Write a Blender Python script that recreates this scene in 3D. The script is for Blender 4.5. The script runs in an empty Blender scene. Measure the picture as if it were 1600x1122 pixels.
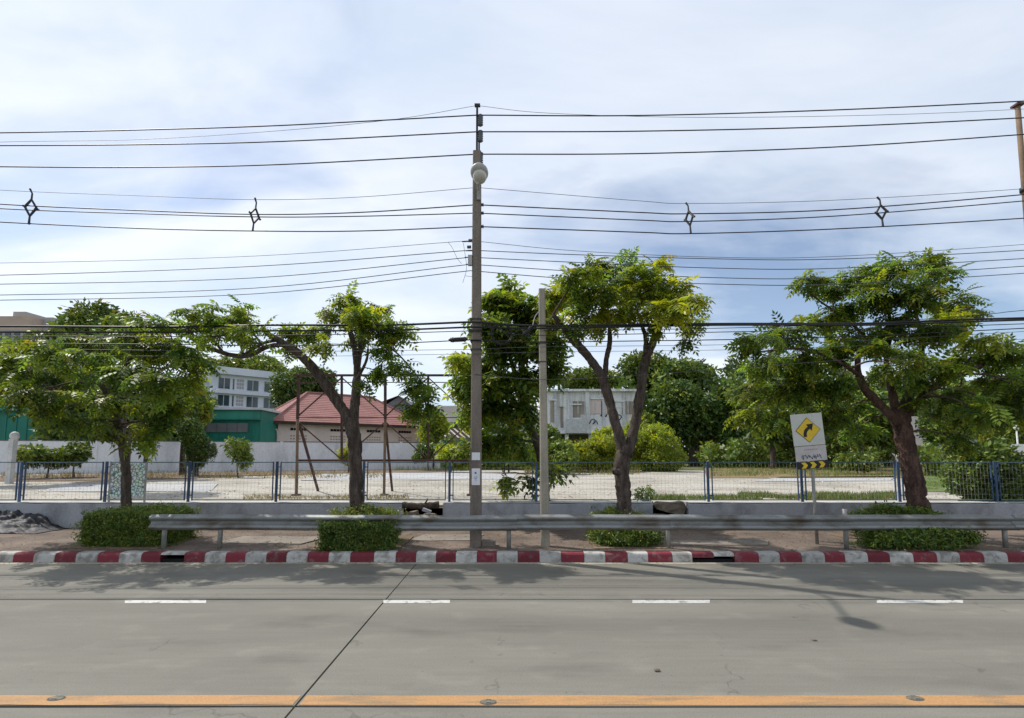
import bpy, math, random
import numpy as np
from mathutils import Vector, Matrix, noise as mn

rnd = random.Random(7)
nrs = np.random.RandomState(7)
sc = bpy.context.scene
COL = sc.collection

# ------------------------------------------------------------------ camera, sky, sun, exposure
CAM_H, FPX, PITCH, PCX, PCY = 2.4, 800.0, math.radians(5.0), 800.0, 635.0
cam_d = bpy.data.cameras.new('camera'); cam = bpy.data.objects.new('camera', cam_d); COL.objects.link(cam)
cam.location = (0, 0, CAM_H); cam.rotation_euler = (math.pi / 2 + PITCH, 0, 0)
cam_d.sensor_width = 36; cam_d.lens = 18.0; cam_d.shift_y = (PCY - 561) / 1600.0
cam_d.clip_start = 0.1; cam_d.clip_end = 6000
sc.camera = cam

SUN_TO = Vector((-5.26, 2.75, 7.8)).normalized()
SUN_EL = math.asin(SUN_TO.z); SUN_AZ = math.atan2(SUN_TO.x, SUN_TO.y)

world = bpy.data.worlds.new('World'); sc.world = world; world.use_nodes = True
def build_world():
    nt = world.node_tree; nt.nodes.clear(); N = nt.nodes.new; L = nt.links.new
    out = N('ShaderNodeOutputWorld'); bg = N('ShaderNodeBackground'); bg.inputs[1].default_value = 0.14
    sky = N('ShaderNodeTexSky'); sky.sky_type = 'NISHITA'; sky.sun_disc = False
    sky.sun_elevation = SUN_EL; sky.sun_rotation = SUN_AZ; sky.dust_density = 0.7; sky.ozone_density = 2.5
    tc = N('ShaderNodeTexCoord'); sp = N('ShaderNodeSeparateXYZ'); L(tc.outputs['Generated'], sp.inputs[0])
    def m(op, a, b):
        n = N('ShaderNodeMath'); n.operation = op
        for i, v in enumerate((a, b)):
            if isinstance(v, (int, float)): n.inputs[i].default_value = v
            else: L(v, n.inputs[i])
        return n.outputs[0]
    zz = m('ADD', m('MAXIMUM', sp.outputs[2], 0.0), 0.22)
    cb = N('ShaderNodeCombineXYZ'); L(m('DIVIDE', sp.outputs[0], zz), cb.inputs[0]); L(m('DIVIDE', sp.outputs[1], zz), cb.inputs[1])
    def nz(loc, scl, scale, detail, dist, rot=0.5):
        mp = N('ShaderNodeMapping'); L(cb.outputs[0], mp.inputs[0])
        mp.inputs['Location'].default_value = loc; mp.inputs['Scale'].default_value = scl; mp.inputs['Rotation'].default_value = (0, 0, rot)
        t = N('ShaderNodeTexNoise'); L(mp.outputs[0], t.inputs['Vector'])
        t.inputs['Scale'].default_value = scale; t.inputs['Detail'].default_value = detail; t.inputs['Distortion'].default_value = dist
        t.inputs['Roughness'].default_value = 0.55
        return t.outputs[0]
    a = nz((0.3, 5.1, 0), (0.55, 1.25, 1), 0.75, 6, 0.45)
    b = nz((9.0, 4.0, 0), (1, 1.5, 1), 2.2, 8, 0.9)
    f = m('ADD', m('MULTIPLY', a, 0.84), m('MULTIPLY', b, 0.16))
    r = N('ShaderNodeValToRGB'); L(f, r.inputs[0])
    r.color_ramp.elements[0].position = 0.35; r.color_ramp.elements[0].color = (0.15, 0.15, 0.15, 1)
    r.color_ramp.elements[1].position = 0.505; r.color_ramp.elements[1].color = (0.92, 0.92, 0.92, 1)
    c2 = nz((1.3, 7.7, 0), (0.8, 1.1, 1), 1.1, 6, 0.4)
    r2 = N('ShaderNodeValToRGB'); L(c2, r2.inputs[0])
    r2.color_ramp.elements[0].position = 0.36; r2.color_ramp.elements[0].color = (0.66, 0.75, 0.86, 1)
    r2.color_ramp.elements[1].position = 0.62; r2.color_ramp.elements[1].color = (0.97, 0.98, 1.0, 1)
    cm = N('ShaderNodeMix'); cm.data_type = 'RGBA'; cm.blend_type = 'MULTIPLY'; cm.inputs[0].default_value = 1
    L(r2.outputs[0], cm.inputs[6]); cm.inputs[7].default_value = (6.9, 6.9, 6.95, 1)
    sk2 = N('ShaderNodeMix'); sk2.data_type = 'RGBA'; sk2.blend_type = 'MULTIPLY'; sk2.inputs[0].default_value = 1
    L(sky.outputs[0], sk2.inputs[6]); sk2.inputs[7].default_value = (1.0, 1.0, 1.0, 1)
    # thin cloud veil lets a share of the bright sky round the sun through
    ad = N('ShaderNodeMix'); ad.data_type = 'RGBA'; ad.blend_type = 'ADD'; ad.inputs[0].default_value = 0.22
    L(cm.outputs[2], ad.inputs[6]); L(sky.outputs[0], ad.inputs[7])
    mx = N('ShaderNodeMix'); mx.data_type = 'RGBA'; L(r.outputs[0], mx.inputs[0]); L(sk2.outputs[2], mx.inputs[6]); L(ad.outputs[2], mx.inputs[7])
    L(mx.outputs[2], bg.inputs[0]); L(bg.outputs[0], out.inputs[0])
build_world()

sun_d = bpy.data.lights.new('sun', 'SUN'); sun = bpy.data.objects.new('sun', sun_d); COL.objects.link(sun)
sun_d.energy = 4.4; sun_d.angle = math.radians(0.7); sun_d.color = (1.0, 0.95, 0.87)
sun.rotation_euler = (-SUN_TO).to_track_quat('-Z', 'Y').to_euler(); sun.location = SUN_TO * 60
vs = sc.view_settings
vs.view_transform = 'Standard'; vs.look = 'None'; vs.gamma = 1; vs.use_curve_mapping = False; vs.exposure = 0.0
sc.cycles.max_bounces = 6; sc.cycles.transparent_max_bounces = 8

# ------------------------------------------------------------------ helpers
def ray(px, py):
    u = (px - PCX) / FPX; v = -(py - PCY) / FPX
    return Vector((u, math.cos(PITCH) - v * math.sin(PITCH), math.sin(PITCH) + v * math.cos(PITCH)))
def P(px, py, Y):                       # the point at depth Y that is seen at that place
    d = ray(px, py); t = Y / d.y
    return Vector((d.x * t, Y, CAM_H + d.z * t))
def G(px, py, z=0.0):                   # the point of the level z
    d = ray(px, py); t = (z - CAM_H) / d.z
    return Vector((d.x * t, d.y * t, z))

def tag(o, label=None, cat=None, group=None, kind=None):
    if label: o['label'] = label
    if cat: o['category'] = cat
    if group: o['group'] = group
    if kind: o['kind'] = kind
    return o
ORG = {}
def thing(name, label, cat, loc, group=None):
    o = bpy.data.objects.new(name, None); COL.objects.link(o); o.location = loc; o.empty_display_size = 0.2
    ORG[o.name] = Vector(loc)
    return tag(o, label, cat, group)
class MB:
    def __init__(s): s.v = []; s.f = []
    def add(s, v, f):
        n = len(s.v); s.v += [tuple(x) for x in v]; s.f += [tuple(i + n for i in q) for q in f]; return s
    def box(s, x0, x1, y0, y1, z0, z1):
        return s.add([(x0,y0,z0),(x1,y0,z0),(x1,y1,z0),(x0,y1,z0),(x0,y0,z1),(x1,y0,z1),(x1,y1,z1),(x0,y1,z1)],
              [(0,3,2,1),(4,5,6,7),(0,1,5,4),(1,2,6,5),(2,3,7,6),(3,0,4,7)])
    def obox(s, c, size, M=None):
        hx, hy, hz = [q / 2 for q in size]; c = Vector(c); M = M or Matrix.Identity(3)
        vv = [c + M @ Vector(q) for q in ((-hx,-hy,-hz),(hx,-hy,-hz),(hx,hy,-hz),(-hx,hy,-hz),(-hx,-hy,hz),(hx,-hy,hz),(hx,hy,hz),(-hx,hy,hz))]
        return s.add(vv, [(0,3,2,1),(4,5,6,7),(0,1,5,4),(1,2,6,5),(2,3,7,6),(3,0,4,7)])
    def bar(s, a, b, w, h=None):        # a square bar between two points
        a = Vector(a); b = Vector(b); d = b - a; h = h or w
        M = d.to_track_quat('X', 'Z').to_matrix()
        return s.obox((a + b) / 2, (d.length, w, h), M)
    def tube(s, pts, rad, n=8, cap=True):
        pts = [Vector(p) for p in pts]; k = len(pts); rs = rad if hasattr(rad, '__len__') else [rad] * k
        vv = []; ff = []; ref = None
        for i in range(k):
            d = (pts[min(i + 1, k - 1)] - pts[max(i - 1, 0)])
            d = d.normalized() if d.length > 1e-9 else Vector((0, 0, 1))
            if ref is None: ref = Vector((1, 0, 0)) if abs(d.x) < 0.8 else Vector((0, 1, 0))
            a = (ref - d * ref.dot(d)); a.normalize(); b = d.cross(a); ref = a
            for j in range(n):
                t = 2 * math.pi * j / n; vv.append(pts[i] + (a * math.cos(t) + b * math.sin(t)) * rs[i])
        for i in range(k - 1):
            for j in range(n):
                j2 = (j + 1) % n; ff.append((i*n+j, i*n+j2, (i+1)*n+j2, (i+1)*n+j))
        if cap: ff.append(tuple(reversed(range(n)))); ff.append(tuple(range((k-1)*n, k*n)))
        return s.add(vv, ff)
    def ellipsoid(s, c, r, nu=12, nv=8, M=None):
        c = Vector(c); M = M or Matrix.Identity(3); vv = []; ff = []
        for i in range(nv + 1):
            th = math.pi * i / nv
            for j in range(nu):
                ph = 2 * math.pi * j / nu
                vv.append(c + M @ Vector((r[0]*math.sin(th)*math.cos(ph), r[1]*math.sin(th)*math.sin(ph), r[2]*math.cos(th))))
        for i in range(nv):
            for j in range(nu):
                j2 = (j + 1) % nu; ff.append((i*nu+j, (i+1)*nu+j, (i+1)*nu+j2, i*nu+j2))
        return s.add(vv, ff)
    def extrude(s, prof, x0, x1, closed=True):   # profile of (y, z) drawn along X
        n = len(prof)
        vv = [(x0, y, z) for y, z in prof] + [(x1, y, z) for y, z in prof]
        ff = [(i, (i+1) % n, n + (i+1) % n, n + i) for i in range(n if closed else n - 1)]
        if closed: ff += [tuple(reversed(range(n))), tuple(range(n, 2*n))]
        return s.add(vv, ff)
    def poly(s, pts, back=None):          # flat plate: front outline, thickness along a vector
        n = len(pts); pts = [Vector(p) for p in pts]
        if back is None: return s.add(pts, [tuple(range(n))])
        vv = pts + [p + Vector(back) for p in pts]
        ff = [tuple(range(n)), tuple(reversed(range(n, 2*n)))] + [((i+1) % n, i, n+i, n+(i+1) % n) for i in range(n)]
        return s.add(vv, ff)
    def build(s, name, m, parent=None, smooth=False, bevel=0, kind=None, label=None, org=None):
        o_ = ORG[parent.name] if parent else (Vector(org) if org is not None else Vector((0,0,0)))
        me = bpy.data.meshes.new(name)
        me.from_pydata([(x-o_.x, y-o_.y, z-o_.z) for x, y, z in s.v], [], s.f); me.update()
        import bmesh
        bm = bmesh.new(); bm.from_mesh(me); bmesh.ops.recalc_face_normals(bm, faces=bm.faces); bm.to_mesh(me); bm.free()
        if smooth: me.polygons.foreach_set('use_smooth', [True] * len(me.polygons))
        me.materials.append(m)
        ob = bpy.data.objects.new(name, me); COL.objects.link(ob)
        if parent: ob.parent = parent
        else: ob.location = o_
        ORG[ob.name] = o_
        if bevel:
            b = ob.modifiers.new('bevel', 'BEVEL'); b.width = bevel; b.segments = 2; b.limit_method = 'ANGLE'
        if kind: ob['kind'] = kind
        if label: ob['label'] = label
        return ob
def spline(pts, n=6):                  # Catmull-Rom through tuples of any length
    pts = [np.array(p, float) for p in pts]
    if len(pts) < 3: return [pts[0] + (pts[-1]-pts[0]) * t for t in np.linspace(0, 1, n + 1)]
    q = [2*pts[0]-pts[1]] + pts + [2*pts[-1]-pts[-2]]; out = []
    for i in range(1, len(q) - 2):
        for t in np.linspace(0, 1, n, endpoint=False):
            a, b, c, d = q[i-1], q[i], q[i+1], q[i+2]
            out.append(0.5*((2*b)+(-a+c)*t+(2*a-5*b+4*c-d)*t*t+(-a+3*b-3*c+d)*t**3))
    out.append(pts[-1]); return out

# ------------------------------------------------------------------ materials
def mat(name, col, rough=0.8, var=0.25, scale=3.0, bump=0.0, bscale=30.0, metal=0.0, col2=None, stretch=(1,1,1), fine=0.1, spec=0.3, coords='Object', perobj=0.0, ramp=(0.35, 0.65)):
    m = bpy.data.materials.new(name); m.use_nodes = True; nt = m.node_tree; nt.nodes.clear(); N = nt.nodes.new; L = nt.links.new
    out = N('ShaderNodeOutputMaterial'); p = N('ShaderNodeBsdfPrincipled'); L(p.outputs[0], out.inputs[0])
    p.inputs['Roughness'].default_value = rough; p.inputs['Metallic'].default_value = metal; p.inputs['Specular IOR Level'].default_value = spec
    tc = N('ShaderNodeTexCoord'); mp = N('ShaderNodeMapping'); mp.inputs['Scale'].default_value = stretch; L(tc.outputs[coords], mp.inputs[0])
    n1 = N('ShaderNodeTexNoise'); n1.inputs['Scale'].default_value = scale; n1.inputs['Detail'].default_value = 8; n1.inputs['Roughness'].default_value = 0.62; n1.inputs['Distortion'].default_value = 0.4
    L(mp.outputs[0], n1.inputs['Vector'])
    r = N('ShaderNodeValToRGB'); L(n1.outputs[0], r.inputs[0])
    r.color_ramp.elements[0].position = ramp[0]; r.color_ramp.elements[1].position = ramp[1]
    c2 = col2 or tuple(c * (1 - var) for c in col)
    r.color_ramp.elements[0].color = (*c2, 1); r.color_ramp.elements[1].color = (*col, 1)
    n2 = N('ShaderNodeTexNoise'); n2.inputs['Scale'].default_value = bscale; n2.inputs['Detail'].default_value = 5; L(tc.outputs[coords], n2.inputs['Vector'])
    mr = N('ShaderNodeMapRange'); L(n2.outputs[0], mr.inputs[0]); mr.inputs[1].default_value = 0.25; mr.inputs[2].default_value = 0.75
    mr.inputs[3].default_value = 1 - fine; mr.inputs[4].default_value = 1 + fine
    mx = N('ShaderNodeMix'); mx.data_type = 'RGBA'; mx.blend_type = 'MULTIPLY'; mx.inputs[0].default_value = 1; L(r.outputs[0], mx.inputs[6]); L(mr.outputs[0], mx.inputs[7])
    c = mx.outputs[2]
    if perobj:
        oi = N('ShaderNodeObjectInfo'); m3 = N('ShaderNodeMapRange'); L(oi.outputs['Random'], m3.inputs[0]); m3.inputs[3].default_value = 1 - perobj; m3.inputs[4].default_value = 1 + perobj
        mz = N('ShaderNodeMix'); mz.data_type = 'RGBA'; mz.blend_type = 'MULTIPLY'; mz.inputs[0].default_value = 1; L(c, mz.inputs[6]); L(m3.outputs[0], mz.inputs[7]); c = mz.outputs[2]
    L(c, p.inputs['Base Color'])
    if bump:
        b = N('ShaderNodeBump'); b.inputs['Strength'].default_value = bump; b.inputs['Distance'].default_value = 0.02; L(n2.outputs[0], b.inputs['Height']); L(b.outputs[0], p.inputs['Normal'])
    m['nodes_col'] = 1
    return m
def leaf_mat(name, trans=0.45):
    m = bpy.data.materials.new(name); m.use_nodes = True; nt = m.node_tree; nt.nodes.clear(); N = nt.nodes.new; L = nt.links.new
    out = N('ShaderNodeOutputMaterial'); a = N('ShaderNodeAttribute'); a.attribute_name = 'col'
    p = N('ShaderNodeBsdfPrincipled'); p.inputs['Roughness'].default_value = 0.45; p.inputs['Specular IOR Level'].default_value = 0.35
    t = N('ShaderNodeBsdfTranslucent'); hs = N('ShaderNodeHueSaturation'); hs.inputs['Hue'].default_value = 0.485; hs.inputs['Saturation'].default_value = 1.1; hs.inputs['Value'].default_value = 2.0
    L(a.outputs['Color'], p.inputs['Base Color']); L(a.outputs['Color'], hs.inputs['Color']); L(hs.outputs[0], t.inputs['Color'])
    mx = N('ShaderNodeMixShader'); mx.inputs[0].default_value = trans; L(p.outputs[0], mx.inputs[1]); L(t.outputs[0], mx.inputs[2]); L(mx.outputs[0], out.inputs[0])
    return m
def road_mat():
    m = mat('road_concrete', (0.204, 0.195, 0.164), 0.85, 0.24, 0.35, 0.25, 60, stretch=(0.35, 1.6, 1), fine=0.13, coords='Object', perobj=0.03)
    nt = m.node_tree; N = nt.nodes.new; L = nt.links.new
    p = [n for n in nt.nodes if n.type == 'BSDF_PRINCIPLED'][0]; src = p.inputs['Base Color'].links[0].from_socket
    g = N('ShaderNodeNewGeometry'); sp = N('ShaderNodeSeparateXYZ'); L(g.outputs['Position'], sp.inputs[0])
    # wheel paths: tyres have darkened two bands in each lane
    nz = N('ShaderNodeTexNoise'); mp = N('ShaderNodeMapping'); mp.inputs['Scale'].default_value = (0.12, 1.0, 1); L(g.outputs['Position'], mp.inputs[0]); L(mp.outputs[0], nz.inputs['Vector']); nz.inputs['Scale'].default_value = 1.4; nz.inputs['Detail'].default_value = 6
    ml = N('ShaderNodeMath'); ml.operation = 'MULTIPLY_ADD'; L(nz.outputs[0], ml.inputs[0]); ml.inputs[1].default_value = 0.9; L(sp.outputs[1], ml.inputs[2])
    rr = N('ShaderNodeValToRGB'); mr = N('ShaderNodeMapRange'); mr.inputs[1].default_value = 4.0; mr.inputs[2].default_value = 12.0; L(ml.outputs[0], mr.inputs[0]); L(mr.outputs[0], rr.inputs[0])
    e = rr.color_ramp.elements; e[0].position = 0.0; e[0].color = (1, 1, 1, 1); e[1].position = 1.0; e[1].color = (1.04, 1.0, 0.92, 1)
    for q, v in ((0.17, 1.0), (0.26, 0.91), (0.34, 0.98), (0.43, 0.83), (0.49, 0.82), (0.56, 0.98), (0.66, 0.97), (0.74, 0.90), (0.80, 0.98), (0.88, 0.92)):
        x = e.new(q); x.color = (v, v, v * 1.01, 1)
    mx = N('ShaderNodeMix'); mx.data_type = 'RGBA'; mx.blend_type = 'MULTIPLY'; mx.inputs[0].default_value = 1; L(src, mx.inputs[6]); L(rr.outputs[0], mx.inputs[7])
    # fine streaks along the driving direction and speckle
    n3 = N('ShaderNodeTexNoise'); mp3 = N('ShaderNodeMapping'); mp3.inputs['Scale'].default_value = (0.5, 9, 1); L(g.outputs['Position'], mp3.inputs[0]); L(mp3.outputs[0], n3.inputs['Vector']); n3.inputs['Scale'].default_value = 1.5; n3.inputs['Detail'].default_value = 7
    m3 = N('ShaderNodeMapRange'); L(n3.outputs[0], m3.inputs[0]); m3.inputs[1].default_value = 0.3; m3.inputs[2].default_value = 0.7; m3.inputs[3].default_value = 0.95; m3.inputs[4].default_value = 1.04
    mx2 = N('ShaderNodeMix'); mx2.data_type = 'RGBA'; mx2.blend_type = 'MULTIPLY'; mx2.inputs[0].default_value = 1; L(mx.outputs[2], mx2.inputs[6]); L(m3.outputs[0], mx2.inputs[7])
    # oil drips and dirt blots, and hairline cracks
    def blot(scale, lo, hi, dark, prev, sc3=(1, 1, 1), detail=4):
        a = N('ShaderNodeTexNoise'); mpp = N('ShaderNodeMapping'); mpp.inputs['Scale'].default_value = sc3; L(g.outputs['Position'], mpp.inputs[0]); L(mpp.outputs[0], a.inputs['Vector']); a.inputs['Scale'].default_value = scale; a.inputs['Detail'].default_value = detail
        b = N('ShaderNodeMapRange'); L(a.outputs[0], b.inputs[0]); b.inputs[1].default_value = lo; b.inputs[2].default_value = hi; b.inputs[3].default_value = 1; b.inputs[4].default_value = dark
        c = N('ShaderNodeMix'); c.data_type = 'RGBA'; c.blend_type = 'MULTIPLY'; c.inputs[0].default_value = 1; L(prev, c.inputs[6]); L(b.outputs[0], c.inputs[7]); return c.outputs[2]
    c_ = blot(1.1, .56, .72, .78, mx2.outputs[2], (.5, 1.2, 1), 6); c_ = blot(5.0, .68, .78, .72, c_); c_ = blot(16, .70, .80, .65, c_, detail=2); c_ = blot(2.4, .56, .78, 1.2, c_, (.7, 1, 1), 7)
    vo = N('ShaderNodeTexVoronoi'); vo.feature = 'DISTANCE_TO_EDGE'; vo.inputs['Scale'].default_value = .33; nd = N('ShaderNodeTexNoise'); nd.inputs['Scale'].default_value = 2.5; nd.inputs['Detail'].default_value = 6; L(g.outputs['Position'], nd.inputs['Vector'])
    va = N('ShaderNodeMix'); va.data_type = 'RGBA'; va.blend_type = 'LINEAR_LIGHT'; va.inputs[0].default_value = .35; L(g.outputs['Position'], va.inputs[6]); L(nd.outputs['Color'], va.inputs[7]); L(va.outputs[2], vo.inputs['Vector'])
    cr = N('ShaderNodeMapRange'); L(vo.outputs['Distance'], cr.inputs[0]); cr.inputs[1].default_value = 0; cr.inputs[2].default_value = .006; cr.inputs[3].default_value = .72; cr.inputs[4].default_value = 1
    cm_ = N('ShaderNodeMix'); cm_.data_type = 'RGBA'; cm_.blend_type = 'MULTIPLY'; L(c_, cm_.inputs[6]); L(cr.outputs[0], cm_.inputs[7])
    ms = N('ShaderNodeMapRange'); L(nz.outputs[0], ms.inputs[0]); ms.inputs[1].default_value = .5; ms.inputs[2].default_value = .58; L(ms.outputs[0], cm_.inputs[0])
    L(cm_.outputs[2], p.inputs['Base Color'])
    return m
def shard_mat():
    m = bpy.data.materials.new('shard_mosaic'); m.use_nodes = True; nt = m.node_tree; N = nt.nodes.new; L = nt.links.new
    p = nt.nodes['Principled BSDF']; p.inputs['Roughness'].default_value = 0.4
    tc = N('ShaderNodeTexCoord'); v = N('ShaderNodeTexVoronoi'); v.feature = 'DISTANCE_TO_EDGE'; v.inputs['Scale'].default_value = 12; L(tc.outputs['Object'], v.inputs['Vector'])
    v2 = N('ShaderNodeTexVoronoi'); v2.inputs['Scale'].default_value = 12; L(tc.outputs['Object'], v2.inputs['Vector'])
    r = N('ShaderNodeValToRGB'); L(v.outputs['Distance'], r.inputs[0]); r.color_ramp.elements[0].position = 0.05; r.color_ramp.elements[0].color = (0.10, 0.20, 0.20, 1); r.color_ramp.elements[1].position = 0.12; r.color_ramp.elements[1].color = (0.75, 0.8, 0.78, 1)
    mx = N('ShaderNodeMix'); mx.data_type = 'RGBA'; mx.blend_type = 'MULTIPLY'; mx.inputs[0].default_value = 0.3; L(r.outputs[0], mx.inputs[6]); L(v2.outputs['Color'], mx.inputs[7]); L(mx.outputs[2], p.inputs['Base Color'])
    return m

M = {}
M['road'] = road_mat()
M['joint'] = mat('joint_filler', (0.05, 0.048, 0.045), 0.9, 0.3, 5)
M['yellow_line'] = mat('yellow_line_paint', (0.40, 0.225, 0.098), 0.7, 0.2, 2.2, 0.2, 60, fine=0.18, stretch=(0.5, 3, 1), col2=(0.26, 0.17, 0.095), ramp=(0.36, 0.52))
M['white_line'] = mat('white_line_paint', (0.54, 0.535, 0.50), 0.7, 0.4, 9, 0.2, 60, fine=0.15, col2=(0.24, 0.235, 0.21), ramp=(0.36, 0.47))
M['kerb_white'] = mat('kerb_white_paint', (0.44, 0.43, 0.405), 0.75, 0.3, 4, 0.3, 25, col2=(0.24, 0.225, 0.20), perobj=0.2, ramp=(0.38, 0.52))
M['kerb_red'] = mat('kerb_red_paint', (0.165, 0.022, 0.033), 0.7, 0.3, 5, 0.3, 25, col2=(0.17, 0.085, 0.085), perobj=0.25, ramp=(0.36, 0.46))
M['gutter'] = mat('gutter_sand', (0.42, 0.385, 0.31), 0.95, 0.35, 2.0, 0.3, 40, col2=(0.27, 0.26, 0.22), stretch=(0.6, 3, 1), ramp=(0.38, 0.6))
M['dark'] = mat('drain_dark', (0.012, 0.012, 0.012), 0.95, 0.2)
M['walk'] = mat('pavement_pavers', (0.185, 0.142, 0.112), 0.9, 0.3, 1.1, 0.4, 30, col2=(0.095, 0.072, 0.058), fine=0.25)
M['walk_conc'] = mat('pavement_concrete', (0.25, 0.215, 0.18), 0.9, 0.3, 1.5, 0.3, 30, fine=0.15)
M['soil'] = mat('soil', (0.20, 0.145, 0.10), 0.95, 0.4, 1.2, 0.5, 15, fine=0.25)
M['ground'] = mat('ground_dirt_grass', (0.16, 0.15, 0.07), 0.95, 0.3, 0.25, 0.5, 6, col2=(0.07, 0.09, 0.03), fine=0.25)
M['lot'] = mat('lot_concrete', (0.40, 0.375, 0.325), 0.9, 0.3, 0.5, 0.4, 6, col2=(0.25, 0.228, 0.19), stretch=(0.5, 1.2, 1), fine=0.2, ramp=(0.36, 0.56))
M['lot_grey'] = mat('lot_old_slab', (0.42, 0.42, 0.42), 0.9, 0.25, 0.6, 0.3, 10, fine=0.12)
M['wall_white_shade'] = mat('low_wall_whitewash_shade_tint', (0.36, 0.37, 0.40), 0.85, 0.3, 1.6, 0.3, 20, col2=(0.20, 0.205, 0.215), fine=0.12, stretch=(1, 1, 0.6), ramp=(0.3, 0.55))  # front's shade put into the blue-grey base colour; darker blotches are stains
M['cope_lit'] = mat('coping_whitewash_lit_tint', (0.60, 0.60, 0.58), 0.85, 0.3, 2.0, 0.3, 20, col2=(0.40, 0.40, 0.39))  # same whitewash made lighter: sunlight on the wall top put into the colour
M['bound_white'] = mat('boundary_wall_whitewash', (0.66, 0.67, 0.70), 0.85, 0.3, 0.5, 0.2, 8, col2=(0.42, 0.43, 0.45), stretch=(1, 1, 0.35), ramp=(0.3, 0.5))
M['rubble'] = mat('rubble', (0.27, 0.22, 0.17), 0.95, 0.5, 3, 0.8, 9, fine=0.3, perobj=0.3)
M['galv'] = mat('galvanised_rail', (0.27, 0.28, 0.275), 0.58, 0.3, 1.5, 0.1, 40, metal=0.45, col2=(0.135, 0.115, 0.09), stretch=(0.8, 1, 2), fine=0.18, ramp=(0.34, 0.54))
M['galv_post'] = mat('galvanised_post', (0.36, 0.355, 0.33), 0.55, 0.35, 6, metal=0.4)
M['fence_blue'] = mat('fence_blue_paint', (0.055, 0.10, 0.19), 0.5, 0.35, 6, 0.1, 40, perobj=0.25)
M['fence_rail'] = mat('fence_rail_paint', (0.16, 0.22, 0.26), 0.55, 0.5, 1.0, col2=(0.06, 0.12, 0.13))
M['wire_mesh'] = mat('fence_wire', (0.46, 0.45, 0.43), 0.6, 0.3, 3)
M['pole'] = mat('pole_concrete', (0.225, 0.19, 0.16), 0.9, 0.35, 1.2, 0.4, 25, col2=(0.13, 0.11, 0.095), stretch=(3, 3, 0.5), fine=0.18)
M['pole_pale'] = mat('pole_pale_concrete', (0.36, 0.325, 0.26), 0.9, 0.3, 1.5, 0.4, 25, stretch=(3, 3, 0.5), fine=0.15)
M['black'] = mat('black_cable', (0.022, 0.022, 0.024), 0.5, 0.3, 5)
M['cable_grey'] = mat('grey_cable', (0.09, 0.095, 0.10), 0.5, 0.3, 5)
M['steel_dark'] = mat('dark_steel', (0.05, 0.05, 0.055), 0.5, 0.3, 8, metal=0.3)
M['insul'] = mat('insulator_glaze', (0.09, 0.10, 0.11), 0.25, 0.2, 8, spec=0.5)
M['lamp_shell'] = mat('lamp_shell', (0.42, 0.42, 0.41), 0.45, 0.2, 6)
M['lamp_glass'] = mat('lamp_bowl', (0.55, 0.54, 0.50), 0.2, 0.15, 6, spec=0.5)
M['paper'] = mat('paper', (0.72, 0.72, 0.74), 0.8, 0.12, 14)
M['ink_blue'] = mat('ink_blue', (0.08, 0.12, 0.35), 0.8, 0.2, 20)
M['ink_red'] = mat('ink_faded_red', (0.48, 0.26, 0.25), 0.8, 0.3, 20)
M['ink_dark'] = mat('spray_paint_dark', (0.035, 0.045, 0.07), 0.7, 0.3, 20)
M['ink_faded'] = mat('spray_paint_faded', (0.10, 0.12, 0.17), 0.7, 0.4, 20)
M['sign_back'] = mat('sign_board_grey', (0.55, 0.55, 0.51), 0.55, 0.12, 3, fine=0.06)
M['sign_low'] = mat('sign_board_pink_grey', (0.52, 0.49, 0.48), 0.6, 0.2, 4, fine=0.06)
M['sign_yellow'] = mat('sign_yellow', (0.72, 0.49, 0.035), 0.5, 0.12, 4)
M['sign_black'] = mat('sign_black', (0.02, 0.018, 0.018), 0.5, 0.2, 6)
M['bark'] = mat('bark_brown', (0.115, 0.088, 0.073), 0.95, 0.5, 5, 1.0, 22, col2=(0.034, 0.025, 0.021), stretch=(2, 2, 0.5), fine=0.3)
M['bark_red'] = mat('bark_reddish', (0.13, 0.076, 0.060), 0.95, 0.5, 5, 1.0, 22, col2=(0.036, 0.022, 0.018), stretch=(2, 2, 0.5), fine=0.3)
M['twig'] = mat('twig_bark', (0.13, 0.10, 0.07), 0.9, 0.4, 5)
M['leaf'] = leaf_mat('leaf', 0.48)
M['leaf_bg'] = leaf_mat('leaf_dense', 0.2)
M['leaf_street'] = leaf_mat('leaf_street', 0.42)
M['grass'] = leaf_mat('grass_blade', 0.35)
M['rust'] = mat('rusty_steel', (0.10, 0.05, 0.04), 0.8, 0.4, 3, 0.2, 30, col2=(0.06, 0.032, 0.028))
M['rust_low'] = mat('weathered_post', (0.22, 0.15, 0.10), 0.8, 0.4, 3, 0.2, 30)
M['roof_red'] = mat('red_roof', (0.36, 0.175, 0.155), 0.8, 0.3, 0.6, 0.1, 8, col2=(0.27, 0.13, 0.118), fine=0.12)
M['pink_wall'] = mat('cream_pink_wall', (0.68, 0.57, 0.53), 0.85, 0.15, 0.5, 0.1, 8, fine=0.06)
M['brown_dark'] = mat('dark_brown_wood', (0.055, 0.035, 0.028), 0.8, 0.3, 2)
M['green_sheet'] = mat('green_sheet', (0.018, 0.19, 0.145), 0.5, 0.3, 0.8, 0, 8, col2=(0.012, 0.125, 0.095), stretch=(1, 1, 0.3))
M['green_light'] = mat('green_sheet_faded', (0.05, 0.28, 0.21), 0.5, 0.3, 0.8, stretch=(1, 1, .3))
M['grey_sheet'] = mat('grey_sheet', (0.17, 0.18, 0.19), 0.7, 0.3, 0.6)
M['roof_grey'] = mat('grey_roof', (0.14, 0.14, 0.135), 0.85, 0.3, 0.6)
M['pale_roof'] = mat('pale_roof_edge', (0.55, 0.56, 0.57), 0.7, 0.2, 0.8)
M['white_b'] = mat('white_building', (0.62, 0.66, 0.74), 0.8, 0.12, 0.3, fine=0.05)
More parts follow.
